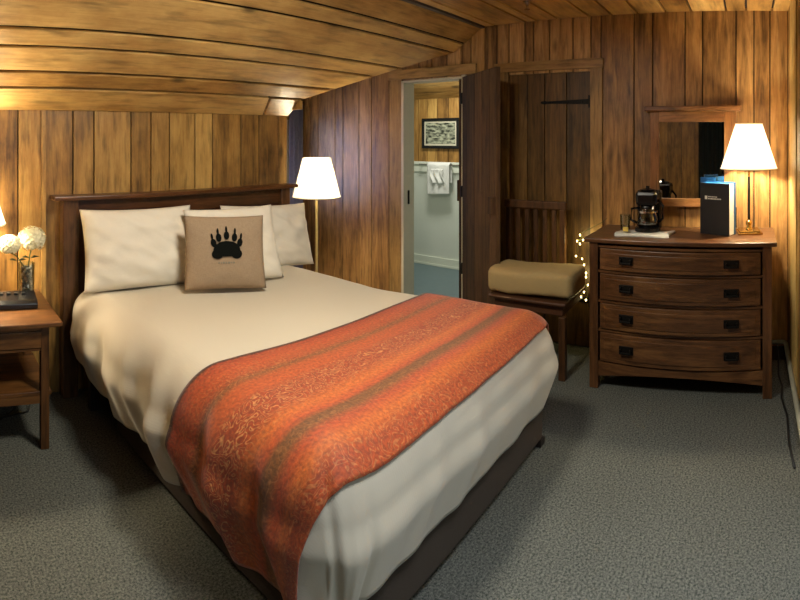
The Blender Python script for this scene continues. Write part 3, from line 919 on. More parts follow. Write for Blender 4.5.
# pillows
def pillow_mesh(w_, h_, t_, xf, nseed=0, pinch=.10, n=36, wr=.010):
    m = MB()

    def surf(sgn):
        def f(u, v):
            a, b_ = 2 * u - 1, 2 * v - 1
            th = t_ / 2 * max(0, (1 - abs(a) ** 2.6)) ** .5 * max(0, (1 - abs(b_) ** 2.6)) ** .5
            x = a * w_ / 2 * (1 - pinch * (1 - b_ * b_) * abs(a) ** 3 * .0 - pinch * (1 - b_ * b_) * .5 * abs(a))
            y = b_ * h_ / 2 * (1 - pinch * (1 - a * a) * .5 * abs(b_))
            wrk = wr * noise.noise(Vector((a * 3 + nseed, b_ * 3, nseed))) + wr * .7 * noise.noise(Vector(((a + b_) * 5, (a - b_) * 1.5, nseed)))
            edge = (1 - a ** 8) * (1 - b_ ** 8)
            return xf @ Vector((x, y, sgn * th + wrk * edge * sgn))
        return f
    m.grid(surf(1), n, n); m.grid(lambda u, v: surf(-1)(1 - u, v), n, n)
    return m


def weld(o):
    bm = bmesh.new(); bm.from_mesh(o.data); bmesh.ops.remove_doubles(bm, verts=bm.verts, dist=.0008)
    bmesh.ops.recalc_face_normals(bm, faces=bm.faces); bm.to_mesh(o.data); bm.free()
    for p in o.data.polygons: p.use_smooth = True


def leaning(cx, cy, cz, tilt, yaw=0, roll=0):
    """local x -> right, local y -> up, local z -> towards the foot of the bed"""
    base = Matrix(((1, 0, 0, 0), (0, 0, -1, 0), (0, 1, 0, 0), (0, 0, 0, 1)))
    return Matrix.Translation((cx, cy, cz)) @ Matrix.Rotation(yaw, 4, 'Z') @ Matrix.Rotation(-tilt, 4, 'X') @ base @ Matrix.Rotation(roll, 4, 'Z')


def pillow(label, w_, h_, t_, xf, seed, mat=M['linen'], name='pillow', group=None, pinch=.1, wr=.018):
    o = pillow_mesh(w_, h_, t_, xf, seed, pinch, wr=wr).build(name, mat, smooth=True); weld(o)
    tag(o, label, 'pillow' if name == 'pillow' else 'cushion', group); return o


GP = 'white pillows against the headboard'
pillow('white pillow at the left end of the headboard', .70, .47, .17, leaning(1.205, 2.815, .888, .28, -.08), 1, group=GP)
pillow('white pillow at the right end of the headboard, beside the floor lamp', .72, .44, .16, leaning(2.15, 2.82, .862, .30, 0, -.05), 2, group=GP)
pillow('white pillow in the middle, leaning behind the paw print cushion', 0.60, .46, .13, leaning(1.74, 2.63, .887, .36, -.15, .0), 3, group=GP)
CXF = leaning(1.585, 2.49, .885, .26, -.38, -.02)
cu = pillow('tan burlap cushion with a black bear paw print', 0.465, .41, .12, CXF, 4, M['burlap'], 'paw_cushion', pinch=.08, wr=.004)
# paw print, on the cushion's front


def cush(u, v):
    """front surface point in the cushion's own flat coordinates, metres"""
    a, b_ = u / .2325, v / .205
    th = .060 * (1 - abs(a) ** 2.6) ** .5 * (1 - abs(b_) ** 2.6) ** .5
    return CXF @ Vector((u * .985, v * .985, th + .006))


def blob(m, cx, cy, rx, ry, rot=0, n=18, rings=3, shape=None):
    i = len(m.v); c, s_ = math.cos(rot), math.sin(rot)
    k2 = 1.14; cx = cx * k2 - .004; cy = cy * k2 + .014; rx *= k2; ry *= k2
    m.v.append(tuple(cush(cx, cy)))
    for r in range(1, rings + 1):
        for k in range(n):
            t = 2 * PI * k / n; k_ = shape(t) if shape else 1
            x = rx * math.cos(t) * r / rings * k_; y = ry * math.sin(t) * r / rings * k_
            m.v.append(tuple(cush(cx + x * c - y * s_, cy + x * s_ + y * c)))
    for k in range(n): m.f.append((i, i + 1 + k, i + 1 + (k + 1) % n)); m.t.append((.5, .5, 0))
    for r in range(rings - 1):
        for k in range(n):
            a = i + 1 + r * n
            m.f.append((a + k, a + n + k, a + n + (k + 1) % n, a + (k + 1) % n)); m.t.append((.5, .5, 0))


m = MB()
blob(m, .004, -.008, .068, .040, shape=lambda t: 1 - .30 * max(0, -math.sin(t)) ** 3 * 1.0 + .18 * max(0, math.sin(t)) ** 2, n=28)
blob(m, -.044, -.024, .028, .024); blob(m, .052, -.024, .028, .024)
for x, y, r in ((-.062, .030, .25), (-.036, .056, .12), (.004, .066, 0), (.044, .056, -.12), (.070, .030, -.25)):
    blob(m, x, y, .014, .021, r)
    blob(m, x - math.sin(r) * .03, y + .030, .0055, .017, r * .6)
m.build('paw_print', M['paw'], cu)
m = MB(); x = -.042
for w_ in (.010, .006, .012, .008, .014, .006, .010):
    blob(m, x + w_ / 2, -.066, w_ / 2 - .0005, .0045, n=8, rings=1); x += w_ + .003
m.build('lettering', M['print_grey'], cu)

# ---------------------------------------------------------------- lamps


def shade(cx, cy, z0, r0, z1, r1, parent):
    m = MB(); prof = [(r0 + (r1 - r0) * k / 8, z0 + (z1 - z0) * k / 8) for k in range(9)]
    inner = [(r - .002, z) for r, z in reversed(prof)]
    m.lathe(prof + inner, cx, cy, 48, closed=True)
    o = m.build('lamp_shade', M['shade'], parent, smooth=True, angle=.8)
    for rr, zz in ((r0, z0), (r1, z1)):
        r = MB()
        r.tube([(cx + (rr + .001) * math.cos(2 * PI * k / 40), cy + (rr + .001) * math.sin(2 * PI * k / 40), zz) for k in range(41)], .0035, 6)
        r.build('shade_trim', M['jamb'], o)
    return o


def bulb(cx, cy, z, power, parent):
    b = MB().ball((cx, cy, z), .026, 10, (1, 1, 1.25)).build('light_bulb', M['bulb'], parent, smooth=True)
    b.visible_shadow = True
    d = bpy.data.lights.new('lamp_light', 'POINT'); d.energy = power; d.color = WARM; d.shadow_soft_size = .045
    o = bpy.data.objects.new('lamp_light', d); C.objects.link(o)
    o.parent = parent; o.location = Vector((cx, cy, z)) - world_loc(parent)


# floor lamp in the corner right of the bed
lx, ly = 2.80, 3.05
fl = thing('floor_lamp', (lx, ly, 0), 'tall brass floor lamp with lit white shade right of the headboard', 'lamp')
MB().lathe([(.001, 0), (.13, 0), (.13, .012), (.11, .024), (.03, .035), (.012, .06), (.001, .06)], lx, ly).build('lamp_base', M['lamp_brass'], fl, smooth=True, angle=.8)
MB().lathe([(.0095, .05), (.0095, 1.13), (.014, 1.135), (.014, 1.16), (.006, 1.17)], lx, ly, 16).build('pole', M['lamp_brass'], fl, smooth=True, angle=.8)
shade(lx, ly, 1.065, .19, 1.37, .112, fl)
m = MB()
for k in range(3):
    a = k * 2 * PI / 3; m.tube([(lx, ly, 1.345), (lx + .108 * math.cos(a), ly + .108 * math.sin(a), 1.355)], .0025, 6)
m.tube([(lx, ly, 1.16), (lx + .045, ly, 1.2), (lx + .045, ly, 1.31), (lx, ly, 1.345)], .0025, 6)
m.build('shade_holder', M['brass'], fl)
bulb(lx, ly, 1.22, P_FLOOR, fl)

# lamp on the dresser
DZ = .92
lx, ly = 3.36, 0.0
dl = thing('table_lamp', (lx, ly, DZ), 'brass candlestick table lamp with lit white shade on the dresser', 'lamp')
m = MB(); xf = Matrix.Translation((lx, ly, DZ)) @ Matrix.Rotation(.12, 4, 'Z')
m.box(-.09, .09, -.078, .078, .001, .014, xf=xf); m.box(-.07, .07, -.065, .065, .014, .024, xf=xf)
m.build('lamp_base', M['brass'], dl, bevel=.003)
MB().lathe([(.022, DZ + .024), (.022, DZ + .03), (.012, DZ + .04), (.02, DZ + .06), (.02, DZ + .07), (.010, DZ + .085)], lx, ly, 20).build('base_collar', M['brass'], dl, smooth=True)
MB().lathe([(.0085, DZ + .085), (.0085, DZ + .36), (.0085, DZ + .362)], lx, ly, 16).build('pole', M['iron'], dl, smooth=True, angle=.8)
MB().lathe([(.006, DZ + .362), (.006, DZ + .45), (.016, DZ + .452), (.016, DZ + .49), (.008, DZ + .492)], lx, ly, 16).build('socket', M['brass'], dl, smooth=True, angle=.8)
shade(lx, ly, 1.335, .182, 1.62, .086, dl)
m = MB()
for k in range(3):
    a = k * 2 * PI / 3; m.tube([(lx, ly, 1.60), (lx + .084 * math.cos(a), ly + .084 * math.sin(a), 1.605)], .0025, 6)
m.tube([(lx, ly, 1.41), (lx + .04, ly, 1.45), (lx + .04, ly, 1.56), (lx, ly, 1.60)], .0025, 6)
m.build('shade_holder', M['brass'], dl)
bulb(lx, ly, 1.47, P_DRESS, dl)

# nightstand
NZ = .635
nx0, nx1, ny0, ny1 = .03, .645, 2.46, 3.03
ns = thing('nightstand', ((nx0 + nx1) / 2, (ny0 + ny1) / 2, 0), 'mission-style wooden nightstand with one drawer left of the bed', 'nightstand')
MB().box(nx0, nx1, ny0, ny1, NZ - .024, NZ).build('tabletop', M['night_X'], ns, bevel=.005)
for x in (nx0 + .04, nx1 - .10):
    for y in (ny0 + .04, ny1 - .075):
        MB().box(x, x + .042, y, y + .042, 0, NZ - .024).build('leg', M['night_Z'], ns, bevel=.003)
MB().box(nx0 + .055, nx1 - .045, ny1 - .06, ny1 - .042, .49, NZ - .024).build('back_panel', M['night_X'], ns)
for x in (nx0 + .05, nx1 - .07): MB().box(x, x + .018, ny0 + .08, ny1 - .07, .49, NZ - .024).build('side_panel', M['night_Y'], ns)
m = MB().box(nx0 + .082, nx1 - .075, ny0 + .046, ny0 + .066, .585, NZ - .024).box(nx0 + .082, nx1 - .075, ny0 + .046, ny0 + .066, .485, .497)
m.build('front_rail', M['night_X'], ns)
dr = MB().box(nx0 + .088, nx1 - .080, ny0 + .042, ny0 + .060, .500, .582).build('drawer', M['night_X'], ns, bevel=.003)
cx = (nx0 + nx1) / 2 - .07
MB().box(cx - .05, cx + .05, ny0 + .036, ny0 + .042, .522, .562).box(cx - .038, cx + .038, ny0 + .022, ny0 + .036, .530, .538).build('drawer_pull', M['iron'], dr)
MB().box(nx0 + .05, nx1 - .045, ny0 + .05, ny1 - .045, .262, .284).build('shelf', M['night_X'], ns, bevel=.003)
MB().box(nx0 + .082, nx1 - .075, ny0 + .05, ny0 + .066, .225, .262).build('stretcher', M['night_X'], ns)

lx, ly = .235, 2.84
nl = thing('table_lamp', (lx, ly, NZ), 'lit white shaded lamp on the nightstand, cut by the left edge', 'lamp')
MB().lathe([(.001, NZ + .001), (.085, NZ + .001), (.085, NZ + .012), (.03, NZ + .025), (.02, NZ + .06), (.04, NZ + .12), (.035, NZ + .19), (.012, NZ + .24), (.001, NZ + .241)], lx, ly).build('lamp_base', M['brass'], nl, smooth=True)
MB().lathe([(.008, NZ + .24), (.008, 1.12), (.015, 1.125), (.015, 1.15), (.006, 1.155)], lx, ly, 16).build('pole', M['brass'], nl, smooth=True, angle=.8)
shade(lx, ly, 1.065, .182, 1.345, .09, nl)
m = MB()
for k in range(3):
    a = k * 2 * PI / 3 + .5; m.tube([(lx, ly, 1.32), (lx + .087 * math.cos(a), ly + .087 * math.sin(a), 1.33)], .0025, 6)
m.tube([(lx, ly, 1.14), (lx + .04, ly, 1.18), (lx + .04, ly, 1.29), (lx, ly, 1.32)], .0025, 6)
m.build('shade_holder', M['brass'], nl)
bulb(lx, ly, 1.20, P_NIGHT, nl)

# clock radio
cr_ = thing('clock_radio', (.42, 2.68, NZ), 'low black clock radio on the nightstand', 'clock')
xf = Matrix.Translation((.445, 2.76, NZ)) @ Matrix.Rotation(-.06, 4, 'Z')
prof = [(-.085, .003), (.085, .003), (.085, .05), (.04, .062), (-.06, .045), (-.085, .03)]
m = MB(); x2 = xf @ Matrix(((0, 0, 1, 0), (1, 0, 0, 0), (0, 1, 0, 0), (0, 0, 0, 1)))
m.prism(prof, -.125, .125, x2); m.build('body', M['black'], cr_, bevel=.004)
MB().box(-.10, .03, -.089, -.0855, .008, .027, xf=xf).build('display', M['screen'], cr_)
for k in range(4): MB().box(-.07 + k * .04, -.05 + k * .04, .0, .02, .058, .064, xf=xf).build('button', M['black_matte'], cr_)

# vase with pebbles and two hydrangeas
vx, vy = .548, 2.90
va = tag(MB().lathe([(.001, NZ + .001), (.044, NZ + .001), (.047, NZ + .19), (.044, NZ + .19), (.041, NZ + .012), (.001, NZ + .012)], vx, vy, 32).build('glass_vase', M['glass'], smooth=True, angle=.7),
         'clear cylindrical glass vase of dark pebbles on the nightstand', 'vase')
peb = None; pk = 0
for lay in range(8):
    for k in range(4):
        a = k * PI / 2 + lay * .7; r = .024
        pos = Vector((vx + r * math.cos(a), vy + r * math.sin(a), NZ + .024 + lay * .0195))
        if peb is None:
            peb = MB().ball((0, 0, 0), .0145, 8, (1.15, 1, .68)).build('pebble', M['pebble'], smooth=True); o = peb
        else:
            o = peb.copy(); C.objects.link(o)
        tag(o, 'small dark river pebble packed inside the clear glass vase', 'pebble', 'pebbles in the glass vase')
        o.location = pos; o.rotation_euler = (0, 0, a * 1.7)


def hydrangea(cx, cy, cz, R, bx, by, label, seed):
    rnd = random.Random(seed)
    t = thing('hydrangea', (bx, by, NZ + .15), label, 'flower', 'hydrangeas in the glass vase')
    m = MB()
    n = 110
    for k in range(n):
        z = 1 - 1.75 * (k + .5) / n; a = k * 2.39996; rr = math.sqrt(max(0, 1 - z * z))
        d = Vector((rr * math.cos(a), rr * math.sin(a), z)); r_ = R * rnd.uniform(.88, 1.04)
        c = Vector((cx, cy, cz)) + Vector((d.x, d.y, d.z * .85)) * r_
        q = d.to_track_quat('Z', 'Y').to_matrix() @ Matrix.Rotation(rnd.uniform(0, 2), 3, 'Z')
        s_ = .0125 * rnd.uniform(.85, 1.15)
        for j in range(4):
            b_ = j * PI / 2
            u = Vector((math.cos(b_), math.sin(b_), 0)); v = Vector((-math.sin(b_), math.cos(b_), 0))
            pts = [Vector((0, 0, 0)), u * s_ * .5 + v * s_ * .45 + Vector((0, 0, .002)), u * s_ * 1.15 + Vector((0, 0, .0035)), u * s_ * .5 - v * s_ * .45 + Vector((0, 0, .002))]
            m.poly([c + q @ p for p in pts])
    m.build('bloom', M['petal'], t, solid=.0008)
    MB().ball((cx, cy, cz), R * .86, 12, (1, 1, .85)).build('bloom_core', M['petal'], t, smooth=True)
    MB().tube([(bx, by, NZ + .165), ((bx + cx) / 2, (by + cy) / 2, NZ + .24), (cx, cy, cz - R * .7)], .0035, 6).build('stem', M['stem'], t, smooth=True)
    for sx in (-1, 1):
        m = MB(); L0 = Vector(((bx + cx) / 2, (by + cy) / 2, NZ + .215))
        tip = L0 + Vector((sx * .05, -.02, .012))
        m.poly([L0, L0.lerp(tip, .5) + Vector((0, -.014, .012)), tip, L0.lerp(tip, .5) + Vector((0, .014, .010))])
        m.build('leaf', M['leaf'], t, solid=.001)
    return t


hydrangea(.435, 2.79, NZ + .318, .058, vx - .012, vy, 'smaller white hydrangea head leaning left toward the lamp', 3)
hydrangea(.578, 2.90, NZ + .325, .078, vx + .010, vy, 'larger cream hydrangea head on the right, above the vase', 5)

# cables and a power strip under the nightstand
m = MB().tube([(.30, 2.95, .03), (.25, 2.85, .012), (.35, 2.75, .012), (.45, 2.72, .10), (.40, 2.68, .20), (.33, 2.75, .12), (.38, 2.8, .012), (.55, 2.85, .012), (.60, 2.97, .10)], .004, 6)
tag(m.build('power_cable', M['black_matte'], smooth=True), 'thin dark cable looped on the carpet under the nightstand', 'cable')
ps = thing('power_strip', (.68, 3.02, .15), 'small white power strip low on the wall between nightstand and bed', 'power strip')
MB().box(.662, .70, 3.02, 3.048, .15, .18).build('body', M['white_paint'], ps, bevel=.004)
MB().box(.67, .69, 3.0, 3.02, .155, .175).build('plug', M['black_matte'], ps, bevel=.003)

# ---------------------------------------------------------------- dresser
dx0, dx1, dy0, dy1 = 3.06, 3.55, -.135, .965     # body
ds = thing('dresser', ((dx0 + dx1) / 2, (dy0 + dy1) / 2, 0), 'red-brown four-drawer dresser with bowed front and black pulls', 'dresser')
cyd = (dy0 + dy1) / 2


def bowx(y, b=.05, base=dx0): return base - b * (1 - ((y - cyd) / .51) ** 2)


# top with slightly bowed front edge
pts = [(dx1 + .005, dy0 - .03), (dx1 + .005, dy1 + .03)]
for k in range(21):
    y = dy1 + .03 - (dy1 - dy0 + .06) * k / 20; pts.append((bowx(y, .012, dx0 - .025), y))
MB().prism(pts, DZ - .026, DZ).build('tabletop', M['dresser_Y'], ds, bevel=.005)
for y in (dy0, dy1 - .055):
    for x in (dx0 - .005, dx1 - .055):
        MB().box(x, x + .055, y, y + .055, 0, DZ - .026).build('leg', M['dresser_Z'], ds, bevel=.004)
for y in (dy0 + .012, dy1 - .032): MB().box(dx0 + .05, dx1 - .055, y, y + .02, .10, DZ - .026).build('side_panel', M['dresser_Z'], ds)
MB().box(dx1 - .02, dx1 - .005, dy0 + .05, dy1 - .05, .10, DZ - .026).build('back_panel', M['dresser_Y'], ds)


def bow_panel(y0, y1, z0, z1, b, th, zfun=None, base=dx0, n=24):
    m = MB(); i = 0
    for k in range(n + 1):
        y = y0 + (y1 - y0) * k / n; x = bowx(y, b, base); zz = z0 if not zfun else zfun(y)
        m.v += [(x, y, zz), (x, y, z1), (x + th, y, z1), (x + th, y, zz)]
    for k in range(n):
        a = k * 4
        for j in range(4): m.f.append((a + j, a + 4 + j, a + 4 + (j + 1) % 4, a + (j + 1) % 4)); m.t.append((.5, .5, 0))
    m.f.append((0, 1, 2, 3)); m.f.append((n * 4 + 3, n * 4 + 2, n * 4 + 1, n * 4)); m.t += [(.5, .5, 0)] * 2
    return m


Y0, Y1 = dy0 + .055, dy1 - .055
zs = [(.724, .862), (.543, .708), (.366, .527), (.168, .350)]
for k, (a, b_) in enumerate(zs):
    bow_panel(Y0, Y1, b_ + .001, b_ + .015, .026, .03, base=dx0 + .006).build('front_rail', M['dresser_Y'], ds)
    dr = bow_panel(Y0 + .012, Y1 - .012, a + .005, b_ - .003, .040, .02).build('drawer', M['dresser_Y'], ds, bevel=.004)
    bow_panel(Y0 + .04, Y1 - .04, a + .03, b_ - .028, .046, .012).build('drawer_face', M['dresser_Y'], dr, bevel=.003)
    zc = (a + b_) / 2 + .002
    for yc in (cyd + .312, cyd - .312):
        xx = bowx(yc, .046)
        slope = math.atan(2 * .046 * (yc - cyd) / .51 ** 2)
        xf = Matrix.Translation((xx, yc, zc)) @ Matrix.Rotation(-slope, 4, 'Z')
        q = MB().box(-.005, .004, -.045, .045, -.024, .024, xf=xf)
        q.box(-.024, -.005, -.036, -.026, .002, .012, xf=xf); q.box(-.024, -.005, .026, .036, .002, .012, xf=xf)
        q.box(-.026, -.018, -.036, .036, -.018, -.006, xf=xf); q.box(-.025, -.018, -.036, -.028, -.018, .01, xf=xf); q.box(-.025, -.018, .028, .036, -.018, .01, xf=xf)
        q.build('drawer_pull', M['iron'], dr, bevel=.002)
bow_panel(Y0, Y1, .09, .165, .03, .022, zfun=lambda y: .075 + .045 * (1 - ((y - cyd) / .5) ** 2), base=dx0 + .004).build('apron', M['dresser_Y'], ds)

# mirror on the wall above the dresser
my0, my1, mz0, mz1 = .085, .685, 1.055, 1.715
mr_ = thing('wall_mirror', (3.57, (my0 + my1) / 2, mz0), 'wood-framed rectangular mirror on the wall above the dresser', 'mirror')
fx0, fx1 = 3.565, 3.605
MB().box(fx0, fx1, my0, my0 + .085, mz0, mz1).build('frame_stile', M['mirror_z'], mr_, bevel=.004)
MB().box(fx0, fx1, my1 - .065, my1, mz0, mz1).build('frame_stile', M['mirror_z'], mr_, bevel=.004)
MB().box(fx0, fx1, my0 + .085, my1 - .065, mz0, mz0 + .058).build('frame_rail', M['mirror_y'], mr_, bevel=.004)
MB().box(fx0, fx1, my0 + .085, my1 - .065, mz1 - .075, mz1).build('frame_rail', M['mirror_y'], mr_, bevel=.004)
MB().box(fx0 - .04, fx1, my0 - .03, my1 + .035, mz1, mz1 + .035).build('crown', M['mirror_y'], mr_, bevel=.006)
MB().box(fx0 + .012, fx0 + .018, my0 + .08, my1 - .06, mz0 + .05, mz1 - .07).build('mirror_glass', M['mirror'], mr_)

# blue binders
xf = Matrix.Translation((3.28, .215, DZ)) @ Matrix.Rotation(math.radians(-26), 4, 'Z')
bn = thing('binder', (3.30, .20, DZ), 'thick blue binder with black front, white crest and title', 'binder')
MB().box(-.004, 0, -.105, .105, .001, .325, xf=xf).build('front_cover', M['navy'], bn)
MB().box(.0, .066, -.085, .105, .001, .325, xf=xf).build('case', M['blue'], bn)
MB().box(.066, .084, -.105, .105, .001, .33, xf=xf).build('back_cover', M['blue'], bn)
MB().box(.002, .064, -.102, -.085, .004, .32, xf=xf).build('page_block', M['paper'], bn)
q = MB()
q.box(-.0052, -.0042, .052, .070, .222, .244, xf=xf)
q.build('crest', M['paper'], bn)
q = MB(); y = .046
for w_ in (.006, .008, .005, .009, .006, .007, .008): q.box(-.0050, -.0042, y - w_, y, .236, .242, xf=xf); y -= w_ + .0025
y = .046
for w_ in (.010, .007, .012, .006, .014, .009, .010, .008): q.box(-.0050, -.0042, y - w_, y, .223, .230, xf=xf); y -= w_ + .0025
q.build('title_text', M['paper'], bn)
xf = Matrix.Translation((3.44, .27, DZ)) @ Matrix.Rotation(math.radians(-10), 4, 'Z')
b2 = thing('folder', (3.44, .27, DZ), 'bright blue folder standing behind the black-fronted binder', 'folder')
MB().box(-.012, -.009, -.05, .05, .001, .35, xf=xf).box(.009, .012, -.05, .05, .001, .35, xf=xf).box(-.009, .009, .047, .05, .001, .35, xf=xf).build('cover', M['blue'], b2)
MB().box(-.008, .008, -.048, .045, .002, .325, xf=xf).build('page_block', M['paper'], b2)

# folded towel, coffee maker, tumblers
tw = MB()


def towel_pt(u, v):
    a = (u - .5) * .20; b_ = (v - .5) * .34
    return Vector((3.24 + a - .012 * math.sin(v * 7), .655 + b_ + .012 * math.sin(u * 5), DZ + .014 + .006 * noise.noise(Vector((u * 4, v * 5, 2))) - .008 * max(0, abs(2 * u - 1) - .8) * 5))


tw.grid(towel_pt, 20, 28)
tag(tw.build('folded_towel', M['towel'], smooth=True, solid=.013), 'small folded white towel lying under the coffee maker on the dresser', 'towel')
cmx, cmy = 3.30, .645
cz = DZ + .018
cm = thing('coffee_maker', (cmx, cmy, cz), 'small black drip coffee maker with glass carafe on the dresser', 'coffee maker')
MB().lathe([(.001, cz), (.082, cz), (.082, cz + .022), (.07, cz + .028), (.001, cz + .028)], cmx - .02, cmy, 28).build('warming_plate', M['black'], cm, smooth=True, angle=.6)
MB().box(cmx + .045, cmx + .115, cmy - .075, cmy + .085, cz, cz + .25).build('water_tank', M['black'], cm, bevel=.012)
MB().box(cmx - .09, cmx + .05, cmy - .07, cmy + .07, cz + .165, cz + .255).build('brew_head', M['black'], cm, bevel=.022)
MB().lathe([(.04, cz + .255), (.05, cz + .262), (.012, cz + .272), (.012, cz + .285), (.001, cz + .286)], cmx - .02, cmy, 20).build('lid', M['black'], cm, smooth=True, angle=.6)
cf_ = MB().lathe([(.001, cz + .029), (.058, cz + .029), (.066, cz + .06), (.062, cz + .10), (.045, cz + .135), (.047, cz + .15), (.043, cz + .15), (.041, cz + .135), (.058, cz + .10), (.062, cz + .06), (.054, cz + .033), (.001, cz + .033)], cmx - .025, cmy, 32).build('carafe', M['dark_glass'], cm, smooth=True)
MB().tube([(cmx - .03, cmy + .045, cz + .145), (cmx - .04, cmy + .10, cz + .14), (cmx - .045, cmy + .105, cz + .07), (cmx - .035, cmy + .066, cz + .05)], .009, 8).build('carafe_handle', M['black'], cf_, smooth=True)
MB().lathe([(.001, cz + .151), (.05, cz + .151), (.045, cz + .163), (.001, cz + .163)], cmx - .025, cmy, 24).build('carafe_lid', M['black'], cf_)
MB().lathe([(.066, cz + .118), (.067, cz + .118), (.067, cz + .13), (.052, cz + .13)], cmx - .025, cmy, 32, closed=True).build('carafe_band', M['chrome'], cf_)
MB().tube([(cmx - .02, cmy - .07, cz + .2), (cmx - .02, cmy - .10, cz + .16), (cmx - .02, cmy - .098, cz + .08), (cmx, cmy - .07, cz + .05)], .008, 8).build('side_handle', M['black'], cm, smooth=True)
gl = tag(MB().lathe([(.030, DZ + .021), (.0345, DZ + .118), (.001, DZ + .12), (.001, DZ + .116), (.031, DZ + .113), (.028, DZ + .021)], 3.27, .79, 24, closed=True).build('drinking_glass', M['glass'], smooth=True, angle=.7),
         'clear tumbler upside down left of the coffee maker', 'glass')
tag(MB().box(3.185, 3.20, .752, .785, DZ + .0225, DZ + .05).build('sugar_packet', M['yellow'], bevel=.002), 'small yellow packet in front of the upturned tumbler', 'packet')

# ---------------------------------------------------------------- chair with folded blanket
cy0, cy1 = 1.13, 1.66
ch = thing('wooden_chair', (3.3, 1.4, 0), 'dark slat-back wooden chair before the closet door', 'chair')
bx_ = 3.46
for y in (1.275, 1.70): MB().box(bx_, bx_ + .04, y - .0, y + .04, 0, 1.02).build('back_leg', M['chair_z'], ch, bevel=.004)
MB().box(bx_ - .006, bx_ + .036, 1.265, 1.75, 1.02, 1.075).build('top_rail', M['chair_z'], ch, bevel=.006)
MB().box(bx_ + .008, bx_ + .03, 1.315, 1.70, .52, .56).build('lower_rail', M['chair_z'], ch, bevel=.003)
for k in range(5):
    y = 1.345 + k * .071; MB().box(bx_ + .012, bx_ + .026, y, y + .034, .56, 1.02).build('slat', M['chair_z'], ch, bevel=.002)
for y in (cy0, cy1 - .045): MB().box(3.07, 3.115, y, y + .045, 0, .40).build('front_leg', M['chair_z'], ch, bevel=.004)
MB().box(3.05, 3.47, cy0 - .01, cy1 + .01, .47, .495).box(3.085, 3.45, cy0 + .02, cy1 - .02, .40, .47).build('seat', M['chair_seat'], ch, bevel=.01)
bl = MB()


def roll_pt(u, v):
    a = 2 * PI * u; ex_p = 5
    c, s_ = math.cos(a), math.sin(a)
    rx = .165 * (abs(c) ** (2 / ex_p)) * (1 if c > 0 else -1); rz = .082 * (abs(s_) ** (2 / ex_p)) * (1 if s_ > 0 else -1)
    e = min(1, (min(v, 1 - v) / .04)) ** .5 if 0 < v < 1 else 0
    e = .80 + .20 * e
    y = 1.088 + .60 * v
    return Vector((3.225 + rx * e, y, 0.588 + rz * e + .008 * math.sin(v * 5 + 1) + .006 * noise.noise(Vector((u * 5, v * 6, 0)))))


bl.grid(roll_pt, 48, 40)
n_ = 41
bl.f.append(tuple(k * n_ for k in range(48))); bl.f.append(tuple(k * n_ + 40 for k in reversed(range(48)))); bl.t += [(.5, .5, 0)] * 2
bo = bl.build('folded_blanket', M['blanket'], smooth=True); weld(bo)
tag(bo, 'thick folded tan blanket resting on the chair seat', 'blanket')

# ---------------------------------------------------------------- string lights
sl = thing('string_lights', (3.55, 1.1, .9), 'string of warm fairy lights hanging between chair and dresser', 'string lights')
pts_px = [(580, 235), (583, 240), (577, 241), (580, 244), (576, 256), (582, 259), (584, 265), (580, 268), (586, 273), (586, 277), (583, 283), (582, 288), (584, 292), (581, 297), (576, 299), (586, 300), (588, 285), (573, 290), (574, 297), (575, 281)]
wire = []
for k, (a, b_) in enumerate(pts_px):
    X = 3.50 + .06 * math.sin(k * 1.7)
    az = px(a); r = X / math.sin(az); y = r * math.cos(az); z = HC - (b_ - 138) * r / F
    MB().ball((X, y, z), 0.0055, 6, (1, 1, 1.3)).build('bulb', M['fairy'], sl, smooth=True)
    wire.append((X + .004, y + .004, z + .006))
wp = []
for a, b_ in zip(wire, wire[1:]):
    a, b_ = Vector(a), Vector(b_)
    for t in (0, .33, .66): wp.append(a.lerp(b_, t) + Vector((.006 * math.sin(len(wp)), .006 * math.cos(len(wp) * 1.3), -.004)))
for zz in (.80, .52):
    d = bpy.data.lights.new('fairy_glow', 'POINT'); d.energy = .55; d.color = (1.0, .82, .34); d.shadow_soft_size = .03
    o = bpy.data.objects.new('fairy_glow', d); C.objects.link(o); o.parent = sl; o.location = Vector((3.50, 1.165, zz)) - world_loc(sl)
MB().tube(wp, .0018, 5).build('wire', M['stem'], sl)
MB().tube([wire[0], (3.58, 1.03, .93), (3.595, 1.0, .96)], .0018, 5).build('lead_wire', M['stem'], sl)

# cord on the carpet by the right-hand wall
m = MB()
pp = [(3.52, -.19, .14), (3.50, -.20, .03), (3.35, -.19, .008), (3.2, -.205, .008), (3.05, -.19, .008), (2.85, -.21, .008), (2.6, -.20, .008), (2.4, -.21, .008)]
m.tube(pp, .006, 6)
tag(m.build('extension_cord', M['black_matte'], smooth=True), 'black cord running on the carpet along the right-hand wall', 'cord')

# bathroom: picture and towel
pc = thing('framed_picture', (XB - .01, 3.47, 1.38), 'black-framed black and white photograph on the bathroom wall', 'picture')
a0, a1 = XB / math.tan(px(460)), XB / math.tan(px(423))
z0, z1 = 1.405, 1.765
MB().box(XB - .03, XB - .002, a0, a1, z0, z0 + .035).box(XB - .03, XB - .002, a0, a1, z1 - .035, z1).box(XB - .03, XB - .002, a0, a0 + .035, z0 + .035, z1 - .035).box(XB - .03, XB - .002, a1 - .035, a1, z0 + .035, z1 - .035).build('picture_frame', M['black'], pc, bevel=.004)
MB().box(XB - .018, XB - .012, a0 + .03, a1 - .03, z0 + .03, z1 - .03).build('mat_board', M['jamb'], pc)
MB().box(XB - .0195, XB - .0182, a0 + .055, a1 - .055, z0 + .055, z1 - .055).build('print', M['print'], pc)
ta, tb = (XB - .08) / math.tan(px(451)), (XB - .08) / math.tan(px(429))
tb_ = MB().tube([(XB - .085, ta - .16, 1.215), (XB - .085, tb + .14, 1.215)], .008)
